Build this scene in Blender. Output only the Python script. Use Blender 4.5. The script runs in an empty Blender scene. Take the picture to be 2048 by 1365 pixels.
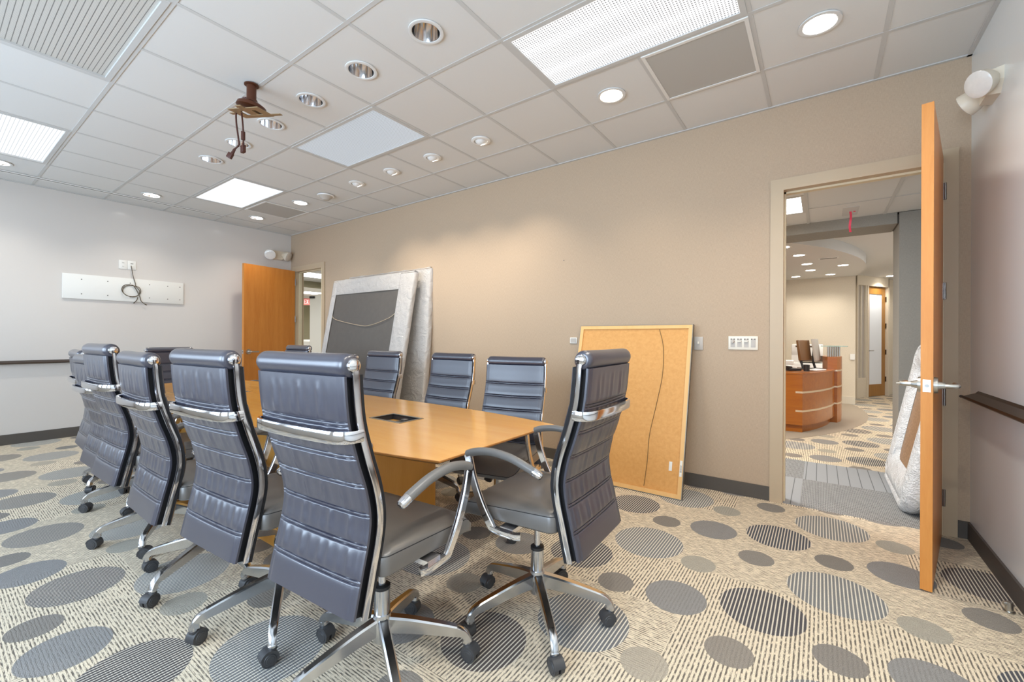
import bpy, bmesh, math, random
from mathutils import Vector, Matrix
random.seed(7)
S = bpy.context.scene
COL = S.collection
PI = math.pi
# ------------------------------------------------------------------ camera, world, exposure, big lights
H = 2.971                      # ceiling of the meeting room
LX = -8.166                    # left wall
FY = -5.35                     # window wall behind the camera
cam_d = bpy.data.cameras.new('camera'); cam = bpy.data.objects.new('camera', cam_d); COL.objects.link(cam)
cam_d.sensor_width = 36.0; cam_d.lens = 857.9 / 2048 * 36.0
cam_d.shift_y = -(682.5 - 676.6) / 2048
cam_d.clip_start = 0.05
cam.matrix_world = Matrix.Translation((-0.75, -3.781, 1.224)) @ Matrix.Rotation(0.623, 4, 'Z') @ Matrix.Rotation(PI / 2, 4, 'X') @ Matrix.Rotation(0.004, 4, 'Z')
S.camera = cam
w = bpy.data.worlds.new('world'); S.world = w; w.use_nodes = True
w.node_tree.nodes['Background'].inputs[0].default_value = (0.62, 0.78, 1.0, 1)
w.node_tree.nodes['Background'].inputs[1].default_value = 1.0
S.view_settings.view_transform = 'Standard'; S.view_settings.look = 'None'
S.view_settings.gamma = 1.0; S.view_settings.use_curve_mapping = False
S.view_settings.exposure = 0.68
S.cycles.use_denoising = True
S.cycles.max_bounces = 8; S.cycles.diffuse_bounces = 5; S.cycles.glossy_bounces = 4
S.cycles.sample_clamp_indirect = 6.0
try: S.cycles.use_fast_gi = False
except Exception: pass

def area(name, loc, rot, sx, sy, power, color, spread=PI):
    l = bpy.data.lights.new(name, 'AREA'); l.shape = 'RECTANGLE'; l.size = sx; l.size_y = sy
    l.energy = power; l.color = color; l.spread = spread
    o = bpy.data.objects.new(name, l); o.location = loc; o.rotation_euler = rot; COL.objects.link(o); return o
# daylight entering through the three window openings in the wall behind the camera
for wx, pw in ((-6.8, 36), (-4.2, 66), (-1.6, 80)):
    area('window_daylight', (wx, FY - 0.30, 1.62), (PI / 2, 0, 0), 2.1, 1.6, pw, (0.66, 0.82, 1.0))

# ------------------------------------------------------------------ materials
def nmat(name):
    m = bpy.data.materials.new(name); m.use_nodes = True
    nt = m.node_tree; b = nt.nodes['Principled BSDF']; return m, nt, b
def lin(c):
    return tuple(((v / 255) / 12.92 if v / 255 <= 0.04045 else ((v / 255 + 0.055) / 1.055) ** 2.4) for v in c) + (1,)
def N(nt, t, **kw):
    n = nt.nodes.new(t)
    for k, v in kw.items(): setattr(n, k, v)
    return n
def Lk(nt, a, b): nt.links.new(a, b)
def M_(nt, op, a, b=None, c=None, clamp=False):
    n = nt.nodes.new('ShaderNodeMath'); n.operation = op; n.use_clamp = clamp
    for i, v in enumerate((a, b, c)):
        if v is None: continue
        if isinstance(v, (int, float)): n.inputs[i].default_value = v
        else: nt.links.new(v, n.inputs[i])
    return n.outputs[0]
def MIX(nt, f, a, b):
    n = nt.nodes.new('ShaderNodeMix'); n.data_type = 'RGBA'
    if isinstance(f, (int, float)): n.inputs[0].default_value = f
    else: nt.links.new(f, n.inputs[0])
    for i, v in ((6, a), (7, b)):
        if isinstance(v, tuple): n.inputs[i].default_value = v
        else: nt.links.new(v, n.inputs[i])
    return n.outputs[2]
def plain(name, rgb, rough=0.5, metal=0.0, spec=0.5, noise=0.0, nscale=40, bump=0.0, bscale=200, coat=0.0, stretch=None):
    m, nt, b = nmat(name)
    col = lin(rgb)
    b.inputs['Base Color'].default_value = col; b.inputs['Roughness'].default_value = rough
    b.inputs['Metallic'].default_value = metal; b.inputs['Specular IOR Level'].default_value = spec
    b.inputs['Coat Weight'].default_value = coat; b.inputs['Coat Roughness'].default_value = 0.08 if coat < .4 else .3
    if noise or bump:
        tc = N(nt, 'ShaderNodeTexCoord'); mp = N(nt, 'ShaderNodeMapping'); Lk(nt, tc.outputs['Object'], mp.inputs[0])
        if stretch: mp.inputs['Scale'].default_value = stretch
    if noise:
        n = N(nt, 'ShaderNodeTexNoise'); n.inputs['Scale'].default_value = nscale; n.inputs['Detail'].default_value = 3
        Lk(nt, mp.outputs[0], n.inputs['Vector'])
        f = M_(nt, 'MULTIPLY_ADD', n.outputs['Fac'], noise * 2, 1 - noise)
        g = N(nt, 'ShaderNodeVectorMath', operation='SCALE'); g.inputs[0].default_value = col[:3]; Lk(nt, f, g.inputs['Scale'])
        Lk(nt, g.outputs[0], b.inputs['Base Color'])
    if bump:
        n2 = N(nt, 'ShaderNodeTexNoise'); n2.inputs['Scale'].default_value = bscale; n2.inputs['Detail'].default_value = 2
        Lk(nt, mp.outputs[0], n2.inputs['Vector'])
        bp = N(nt, 'ShaderNodeBump'); bp.inputs['Strength'].default_value = bump; bp.inputs['Distance'].default_value = 0.002
        Lk(nt, n2.outputs['Fac'], bp.inputs['Height']); Lk(nt, bp.outputs[0], b.inputs['Normal'])
    return m
def emis(name, rgb, strength):
    m, nt, b = nmat(name)
    b.inputs['Base Color'].default_value = (0.8, 0.8, 0.8, 1)
    b.inputs['Emission Color'].default_value = rgb + (1,); b.inputs['Emission Strength'].default_value = strength
    return m
def wood(name, c1, c2, rough=0.3, axis=0, scale=1.0, coat=0.3, spec=0.5):
    m, nt, b = nmat(name)
    tc = N(nt, 'ShaderNodeTexCoord'); mp = N(nt, 'ShaderNodeMapping'); Lk(nt, tc.outputs['Object'], mp.inputs[0])
    s = [9 * scale] * 3; s[axis] = 0.8 * scale; mp.inputs['Scale'].default_value = s
    n = N(nt, 'ShaderNodeTexNoise'); n.inputs['Scale'].default_value = 1.6; n.inputs['Detail'].default_value = 6; n.inputs['Distortion'].default_value = 0.6
    Lk(nt, mp.outputs[0], n.inputs['Vector'])
    n2 = N(nt, 'ShaderNodeTexNoise'); n2.inputs['Scale'].default_value = 14; n2.inputs['Detail'].default_value = 3; Lk(nt, mp.outputs[0], n2.inputs['Vector'])
    f = M_(nt, 'MULTIPLY_ADD', n2.outputs['Fac'], 0.35, M_(nt, 'MULTIPLY', n.outputs['Fac'], 0.75))
    f = M_(nt, 'MULTIPLY_ADD', M_(nt, 'SUBTRACT', f, 0.55), 2.2, 0.5, clamp=True)
    Lk(nt, MIX(nt, f, lin(c1), lin(c2)), b.inputs['Base Color'])
    b.inputs['Roughness'].default_value = rough; b.inputs['Coat Weight'].default_value = coat; b.inputs['Coat Roughness'].default_value = 0.12
    b.inputs['Specular IOR Level'].default_value = spec
    return m
def wallcover(name, rgb, rough=0.75):
    m, nt, b = nmat(name)
    tc = N(nt, 'ShaderNodeTexCoord'); mp = N(nt, 'ShaderNodeMapping'); Lk(nt, tc.outputs['Object'], mp.inputs[0])
    mp.inputs['Scale'].default_value = (60, 60, 500)
    n = N(nt, 'ShaderNodeTexNoise'); n.inputs['Scale'].default_value = 1; n.inputs['Detail'].default_value = 3; Lk(nt, mp.outputs[0], n.inputs['Vector'])
    mp2 = N(nt, 'ShaderNodeMapping'); Lk(nt, tc.outputs['Object'], mp2.inputs[0]); mp2.inputs['Scale'].default_value = (600, 600, 40)
    n2 = N(nt, 'ShaderNodeTexNoise'); n2.inputs['Scale'].default_value = 1; Lk(nt, mp2.outputs[0], n2.inputs['Vector'])
    f = M_(nt, 'ADD', n.outputs['Fac'], n2.outputs['Fac'])
    c = lin(rgb)
    k = M_(nt, 'MULTIPLY_ADD', f, 0.34, 0.66)
    g = N(nt, 'ShaderNodeVectorMath', operation='SCALE'); g.inputs[0].default_value = c[:3]; Lk(nt, k, g.inputs['Scale'])
    Lk(nt, g.outputs[0], b.inputs['Base Color']); b.inputs['Roughness'].default_value = rough
    b.inputs['Specular IOR Level'].default_value = 0.3
    bp = N(nt, 'ShaderNodeBump'); bp.inputs['Strength'].default_value = 0.25; bp.inputs['Distance'].default_value = 0.001
    Lk(nt, f, bp.inputs['Height']); Lk(nt, bp.outputs[0], b.inputs['Normal'])
    return m
def carpet(name, x0, y0, warm=1.0):
    """36 inch carpet squares in a repeat: cream base with broken lines, six circles per square, plain or pin-striped"""
    m, nt, b = nmat(name)
    tc = N(nt, 'ShaderNodeTexCoord'); sx = N(nt, 'ShaderNodeSeparateXYZ'); Lk(nt, tc.outputs['Object'], sx.inputs[0])
    X, Y = sx.outputs[0], sx.outputs[1]
    dx = M_(nt, 'SUBTRACT', X, x0)
    U = M_(nt, 'ADD', M_(nt, 'DIVIDE', M_(nt, 'MAXIMUM', dx, 0), 0.896), M_(nt, 'DIVIDE', M_(nt, 'MINIMUM', dx, 0), 0.925))
    V = M_(nt, 'DIVIDE', M_(nt, 'SUBTRACT', Y, y0), 0.882)
    def stripe(coord, pitch, duty, soft=0.12):
        t = M_(nt, 'FRACT', M_(nt, 'DIVIDE', coord, pitch))
        t = M_(nt, 'ABSOLUTE', M_(nt, 'SUBTRACT', t, 0.5))          # 0 .. 0.5
        return M_(nt, 'MULTIPLY_ADD', M_(nt, 'SUBTRACT', duty / 2, t), 1 / soft, 0.5, clamp=True)
    # per-patch direction of the base lines
    cu = M_(nt, 'FLOOR', M_(nt, 'MULTIPLY_ADD', U, 1.0, 0.32)); cv = M_(nt, 'FLOOR', M_(nt, 'MULTIPLY_ADD', V, 2.0, 0.55))
    cmb = N(nt, 'ShaderNodeCombineXYZ'); Lk(nt, cu, cmb.inputs[0]); Lk(nt, cv, cmb.inputs[1])
    wn = N(nt, 'ShaderNodeTexWhiteNoise'); wn.noise_dimensions = '2D'; Lk(nt, cmb.outputs[0], wn.inputs['Vector'])
    pick = M_(nt, 'GREATER_THAN', wn.outputs['Value'], 0.55)
    nz = N(nt, 'ShaderNodeTexNoise'); nz.inputs['Scale'].default_value = 1; nz.inputs['Detail'].default_value = 2
    mp = N(nt, 'ShaderNodeMapping'); Lk(nt, tc.outputs['Object'], mp.inputs[0]); mp.inputs['Scale'].default_value = (120, 38, 1); Lk(nt, mp.outputs[0], nz.inputs['Vector'])
    nz2 = N(nt, 'ShaderNodeTexNoise'); nz2.inputs['Scale'].default_value = 1; nz2.inputs['Detail'].default_value = 2
    mp2 = N(nt, 'ShaderNodeMapping'); Lk(nt, tc.outputs['Object'], mp2.inputs[0]); mp2.inputs['Scale'].default_value = (30, 170, 1); Lk(nt, mp2.outputs[0], nz2.inputs['Vector'])
    fine = N(nt, 'ShaderNodeTexNoise'); fine.inputs['Scale'].default_value = 330; fine.inputs['Detail'].default_value = 1; Lk(nt, tc.outputs['Object'], fine.inputs['Vector'])
    sA = M_(nt, 'MULTIPLY', stripe(X, 0.0152, 0.42), M_(nt, 'MULTIPLY_ADD', M_(nt, 'SUBTRACT', nz.outputs['Fac'], 0.40), 5, 0.35, clamp=True))
    sB = M_(nt, 'MULTIPLY', stripe(Y, 0.0112, 0.50), M_(nt, 'MULTIPLY_ADD', M_(nt, 'SUBTRACT', nz2.outputs['Fac'], 0.44), 5, 0.3, clamp=True))
    lines = MIX(nt, pick, sA, sB)
    sep = N(nt, 'ShaderNodeSeparateColor'); Lk(nt, lines, sep.inputs[0]); ln = sep.outputs[0]
    base_hi = lin((222, 208, 184)); base_lo = lin((88, 82, 78))
    base = MIX(nt, M_(nt, 'MULTIPLY', ln, 0.9), base_hi, base_lo)
    pin = stripe(X, 0.0152, 0.66)
    # circles : (du, dv, r, kind)
    circ = [(0.0, 0.0, 0.173, 'SD'), (0.302, 0.395, 0.197, 'SG'), (0.637, 0.288, 0.088, 'L'), (0.914, 0.578, 0.089, 'M'), (0.306, -0.198, 0.088, 'D'), (0.617, -0.142, 0.137, 'B')]
    colr = base
    vary = N(nt, 'ShaderNodeTexWhiteNoise'); vary.noise_dimensions = '2D'
    for (du, dv, r, kind) in circ:
        uu = M_(nt, 'SUBTRACT', U, du - 0.5); vv = M_(nt, 'SUBTRACT', V, dv - 0.5)
        fu = M_(nt, 'MULTIPLY', M_(nt, 'SUBTRACT', M_(nt, 'FRACT', uu), 0.5), 0.905)
        fv = M_(nt, 'MULTIPLY', M_(nt, 'SUBTRACT', M_(nt, 'FRACT', vv), 0.5), 0.882)
        d = M_(nt, 'SQRT', M_(nt, 'ADD', M_(nt, 'MULTIPLY', fu, fu), M_(nt, 'MULTIPLY', fv, fv)))
        d = M_(nt, 'MULTIPLY_ADD', M_(nt, 'SUBTRACT', fine.outputs['Fac'], 0.5), 0.006, d)
        msk = M_(nt, 'MULTIPLY_ADD', M_(nt, 'SUBTRACT', r, d), 500, 0.5, clamp=True)
        c3 = N(nt, 'ShaderNodeCombineXYZ'); Lk(nt, M_(nt, 'FLOOR', uu), c3.inputs[0]); Lk(nt, M_(nt, 'FLOOR', vv), c3.inputs[1])
        v = N(nt, 'ShaderNodeTexWhiteNoise'); v.noise_dimensions = '2D'; Lk(nt, c3.outputs[0], v.inputs['Vector']); rv = v.outputs['Value']
        if kind == 'SD':
            dark = MIX(nt, rv, lin((88, 80, 78)), lin((82, 84, 90)))
            cc = MIX(nt, pin, lin((212, 204, 188)), dark)
        elif kind == 'SG':
            dark = MIX(nt, rv, lin((112, 112, 114)), lin((128, 130, 130)))
            cc = MIX(nt, pin, lin((216, 210, 196)), dark)
        elif kind == 'L': cc = MIX(nt, rv, lin((176, 166, 150)), lin((160, 158, 148)))
        elif kind == 'M': cc = MIX(nt, rv, lin((146, 138, 128)), lin((132, 130, 126)))
        elif kind == 'D': cc = MIX(nt, rv, lin((146, 138, 130)), lin((130, 126, 120)))
        else: cc = MIX(nt, rv, lin((150, 147, 143)), lin((136, 135, 134)))
        cc = MIX(nt, M_(nt, 'MULTIPLY', ln, 0.22 if kind[0] != 'S' else 0.0), cc, lin((96, 92, 88)))
        colr = MIX(nt, msk, colr, cc)
    g = N(nt, 'ShaderNodeVectorMath', operation='SCALE'); Lk(nt, colr, g.inputs[0]); Lk(nt, M_(nt, 'MULTIPLY_ADD', fine.outputs['Fac'], 1.2, 0.4), g.inputs['Scale'])
    g2 = N(nt, 'ShaderNodeVectorMath', operation='MULTIPLY'); Lk(nt, g.outputs[0], g2.inputs[0]); g2.inputs[1].default_value = (warm, 1, 2 - warm)
    Lk(nt, g2.outputs[0], b.inputs['Base Color']); b.inputs['Roughness'].default_value = 0.95; b.inputs['Specular IOR Level'].default_value = 0.1
    bp = N(nt, 'ShaderNodeBump'); bp.inputs['Strength'].default_value = 0.5; bp.inputs['Distance'].default_value = 0.003
    Lk(nt, M_(nt, 'ADD', fine.outputs['Fac'], M_(nt, 'MULTIPLY', ln, -0.6)), bp.inputs['Height']); Lk(nt, bp.outputs[0], b.inputs['Normal'])
    return m
def walkoff(name):
    m, nt, b = nmat(name)
    tc = N(nt, 'ShaderNodeTexCoord'); sx = N(nt, 'ShaderNodeSeparateXYZ'); Lk(nt, tc.outputs['Object'], sx.inputs[0]); X, Y = sx.outputs[0], sx.outputs[1]
    near = M_(nt, 'LESS_THAN', Y, 0.76); left = M_(nt, 'LESS_THAN', X, -0.87)
    weave = M_(nt, 'ABSOLUTE', M_(nt, 'SUBTRACT', near, left))
    br = N(nt, 'ShaderNodeTexBrick'); Lk(nt, tc.outputs['Object'], br.inputs['Vector'])
    br.inputs['Scale'].default_value = 1; br.inputs['Brick Width'].default_value = 0.021; br.inputs['Row Height'].default_value = 0.013; br.inputs['Mortar Size'].default_value = 0.0028
    br.inputs['Color1'].default_value = lin((182, 182, 180)); br.inputs['Color2'].default_value = lin((168, 168, 167)); br.inputs['Mortar'].default_value = lin((76, 77, 78))
    t = M_(nt, 'FRACT', M_(nt, 'DIVIDE', X, 0.077)); line = M_(nt, 'GREATER_THAN', t, 0.93)
    lined = MIX(nt, line, lin((150, 152, 154)), lin((92, 94, 96)))
    Lk(nt, MIX(nt, weave, lined, br.outputs['Color']), b.inputs['Base Color']); b.inputs['Roughness'].default_value = 0.95
    return m
def lens(name, strength, pitch=0.012, bands=False, col=(1.0, 1.0, 1.0), dot=0.35, linesonly=False, size=0.27):
    m, nt, b = nmat(name)
    tc = N(nt, 'ShaderNodeTexCoord'); sx = N(nt, 'ShaderNodeSeparateXYZ'); Lk(nt, tc.outputs['Object'], sx.inputs[0]); X, Y = sx.outputs[0], sx.outputs[1]
    fx = M_(nt, 'ABSOLUTE', M_(nt, 'SUBTRACT', M_(nt, 'FRACT', M_(nt, 'DIVIDE', X, pitch)), 0.5))
    fy = M_(nt, 'ABSOLUTE', M_(nt, 'SUBTRACT', M_(nt, 'FRACT', M_(nt, 'DIVIDE', Y, pitch)), 0.5))
    if linesonly:
        fx = M_(nt, 'ABSOLUTE', M_(nt, 'SUBTRACT', M_(nt, 'FRACT', M_(nt, 'DIVIDE', Y, 0.0235)), 0.5))
        d = M_(nt, 'MULTIPLY_ADD', M_(nt, 'SUBTRACT', 0.12, fx), 10, 0, clamp=True)
        fy = M_(nt, 'ABSOLUTE', M_(nt, 'SUBTRACT', M_(nt, 'FRACT', M_(nt, 'DIVIDE', X, 0.0125)), 0.5))
        d2 = M_(nt, 'MULTIPLY', M_(nt, 'MULTIPLY_ADD', M_(nt, 'SUBTRACT', 0.16, fy), 6, 0, clamp=True), 0.7)
        d = M_(nt, 'MAXIMUM', d, d2)
    else:
        d = M_(nt, 'MULTIPLY_ADD', M_(nt, 'SUBTRACT', size, M_(nt, 'MAXIMUM', fx, fy)), 14, 0, clamp=True)
    k = M_(nt, 'MULTIPLY_ADD', d, -(1 - dot), 1.0)
    if bands:
        by = M_(nt, 'ABSOLUTE', M_(nt, 'SUBTRACT', M_(nt, 'ABSOLUTE', Y), 0.12))
        bb = M_(nt, 'MULTIPLY_ADD', M_(nt, 'SUBTRACT', 0.055, by), 12, 0.0, clamp=True)
        k = M_(nt, 'MULTIPLY', k, M_(nt, 'MULTIPLY_ADD', bb, 0.55, 0.62))
    b.inputs['Base Color'].default_value = (0.22, 0.23, 0.25, 1); b.inputs['Roughness'].default_value = 0.4
    b.inputs['Emission Color'].default_value = col + (1,)
    Lk(nt, M_(nt, 'MULTIPLY', k, strength), b.inputs['Emission Strength'])
    if strength < 0.01:
        c = N(nt, 'ShaderNodeVectorMath', operation='SCALE'); c.inputs[0].default_value = lin((206, 203, 196))[:3]; Lk(nt, k, c.inputs['Scale']); Lk(nt, c.outputs[0], b.inputs['Base Color'])
    return m

MT = dict(
    beige=wallcover('beige_wallcovering', (184, 162, 138)), white_r=plain('right_marker_wall', (232, 235, 234), rough=0.22, spec=0.5, coat=0.15), white=plain('white_marker_wall', (214, 208, 202), rough=0.2, spec=0.5, coat=0.2),  # right wall paint lightened to make up for weak grazing light there
    grey=wallcover('grey_wallcovering', (150, 147, 140)), lobby=wallcover('lobby_wallcovering', (216, 204, 184)),
    winwall=plain('painted_wall', (214, 212, 206), rough=0.7),
    ceil=plain('ceiling_tile', (218, 217, 214), rough=0.9, spec=0.2, noise=0.03, nscale=400), grid=plain('grid_metal', (200, 199, 196), rough=0.7, spec=0.2),
    frame=plain('door_frame_paint', (188, 168, 140), rough=0.45), cream=plain('cream_jamb_paint', (214, 200, 168), rough=0.45),
    base=plain('rubber_base', (84, 78, 72), rough=0.6), lbase=plain('painted_base', (214, 204, 186), rough=0.6),
    door=wood('door_veneer', (196, 118, 44), (214, 140, 62), rough=0.38, axis=2, scale=1.0, coat=0.15),
    dooredge=wood('door_edge_wood', (202, 128, 52), (214, 144, 68), rough=0.5, axis=2, scale=2.0, coat=0.0),
    table=wood('table_maple', (236, 166, 70), (245, 184, 92), rough=0.22, axis=0, coat=0.5),
    tablebase=wood('table_base_maple', (222, 156, 64), (234, 172, 84), rough=0.35, axis=2, coat=0.2),
    tableedge=wood('table_edge_wood', (170, 110, 50), (196, 134, 66), rough=0.4, axis=0, coat=0.1),
    leather=plain('dark_leather', (50, 50, 64), rough=0.34, spec=0.8, noise=0.05, nscale=60, bump=0.05, bscale=500, coat=0.85),  # base tinted blue to suggest window daylight reflected in the leather
    seatlea=plain('seat_leather', (92, 88, 84), rough=0.4, spec=0.7, noise=0.08, nscale=12, bump=0.1, bscale=500, coat=0.5),
    edge=plain('black_mesh_edge', (22, 22, 26), rough=0.8), chrome=plain('chrome', (226, 226, 230), rough=0.09, metal=1.0),
    alu=plain('polished_aluminium', (206, 208, 212), rough=0.2, metal=1.0), black=plain('black_plastic', (40, 40, 42), rough=0.45),
    caster=plain('caster_plastic', (62, 62, 64), rough=0.5), pad=plain('arm_leather', (112, 110, 108), rough=0.35),
    plate=plain('ivory_plate', (232, 224, 208), rough=0.4), dev=plain('device_grey', (186, 178, 168), rough=0.45), slot=plain('slot_dark', (74, 68, 60), rough=0.6),
    satin=plain('satin_nickel', (200, 198, 192), rough=0.28, metal=1.0), bronze=plain('bronze_rail', (72, 60, 52), rough=0.35, metal=0.6),
    hard=wood('hardboard', (206, 148, 78), (222, 166, 98), rough=0.6, axis=1, scale=2.5, coat=0.0), hfr=wood('frame_pine', (226, 178, 112), (236, 190, 126), rough=0.5, axis=2, coat=0.0),
    alframe=plain('aluminium_edge', (150, 146, 136), rough=0.4, metal=0.7), wire=plain('picture_wire', (96, 78, 48), rough=0.5),
    brown=plain('rust_brown_metal', (84, 44, 24), rough=0.4, metal=0.2), brownc=plain('brown_cable', (74, 36, 24), rough=0.5), oxide=plain('mount_plate', (160, 138, 106), rough=0.35, metal=0.5),
    cable=plain('olive_cable', (84, 70, 50), rough=0.5), spec=plain('mirror_reflector', (236, 236, 238), rough=0.12, metal=1.0),
    trimw=plain('white_trim_ring', (228, 226, 222), rough=0.45), perf=plain('perforated_grille', (182, 180, 175), rough=0.6, noise=0.1, nscale=900),
    emerg=plain('ivory_housing', (224, 212, 192), rough=0.4), lensp=plain('lamp_lens_plastic', (226, 220, 212), rough=0.12, coat=0.35, noise=0.1, nscale=30), steel=plain('steel', (150, 146, 142), rough=0.35, metal=0.9),
    deskw=wood('desk_cherry', (160, 84, 8), (182, 106, 20), rough=0.3, axis=0, coat=0.4), copper=plain('light_metal_strip', (230, 208, 178), rough=0.3, metal=0.5),
    screen=plain('monitor_back', (120, 84, 50), rough=0.3), pcw=plain('beige_machine', (240, 238, 232), rough=0.5), red=plain('red_tape', (232, 70, 96), rough=0.5),
    darkpanel=plain('machine_dark_panel', (86, 70, 56), rough=0.4), taupe=plain('taupe_inlay_carpet', (160, 146, 128), rough=0.95, noise=0.08, nscale=80),
    white2=plain('white_paint', (232, 230, 224), rough=0.6), olive=plain('olive_wall', (150, 144, 118), rough=0.8), frosted=plain('frosted_glass', (236, 240, 246), rough=0.35),
)
def wrapmat(name, rgb, alpha, bub=180):
    m, nt, b = nmat(name)
    b.inputs['Base Color'].default_value = lin(rgb); b.inputs['Roughness'].default_value = 0.22; b.inputs['Alpha'].default_value = alpha
    b.inputs['Specular IOR Level'].default_value = 0.7
    tc = N(nt, 'ShaderNodeTexCoord'); v = N(nt, 'ShaderNodeTexVoronoi'); v.inputs['Scale'].default_value = bub; Lk(nt, tc.outputs['Object'], v.inputs['Vector'])
    n = N(nt, 'ShaderNodeTexNoise'); n.inputs['Scale'].default_value = 9; n.inputs['Detail'].default_value = 6; n.inputs['Distortion'].default_value = 1.2; Lk(nt, tc.outputs['Object'], n.inputs['Vector'])
    bp = N(nt, 'ShaderNodeBump'); bp.inputs['Strength'].default_value = 0.9; bp.inputs['Distance'].default_value = 0.016
    Lk(nt, M_(nt, 'ADD', M_(nt, 'MULTIPLY', v.outputs['Distance'], 0.35), M_(nt, 'MULTIPLY', n.outputs['Fac'], 2.2)), bp.inputs['Height']); Lk(nt, bp.outputs[0], b.inputs['Normal'])
    return m
MT['wrap'] = wrapmat('plastic_wrap', (226, 221, 216), 0.78); MT['wrap2'] = wrapmat('plastic_wrap_clear', (226, 226, 228), 0.42)
MT['bubble'] = wrapmat('bubble_wrap', (226, 228, 230), 0.93, 90)
MT['cloth'] = plain('black_dust_cloth', (92, 87, 82), rough=0.6, noise=0.12, nscale=14, bump=0.5, bscale=10)
def glassmat():
    m, nt, b = nmat('shelf_glass'); b.inputs['Base Color'].default_value = lin((150, 196, 192)); b.inputs['Alpha'].default_value = 0.55; b.inputs['Roughness'].default_value = 0.05; return m
MT['glass'] = glassmat()
def clearglass():
    m, nt, b = nmat('window_glass'); b.inputs['Base Color'].default_value = (1, 1, 1, 1); b.inputs['Transmission Weight'].default_value = 1.0; b.inputs['Roughness'].default_value = 0.0; b.inputs['IOR'].default_value = 1.02; return m
MT['wglass'] = clearglass()
MT['mirrorpaint'] = plain('painted_mirror_reflection', (150, 118, 88), rough=0.5, noise=0.7, nscale=60)  # mottled brown painted in place of the mirror's reflections

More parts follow.
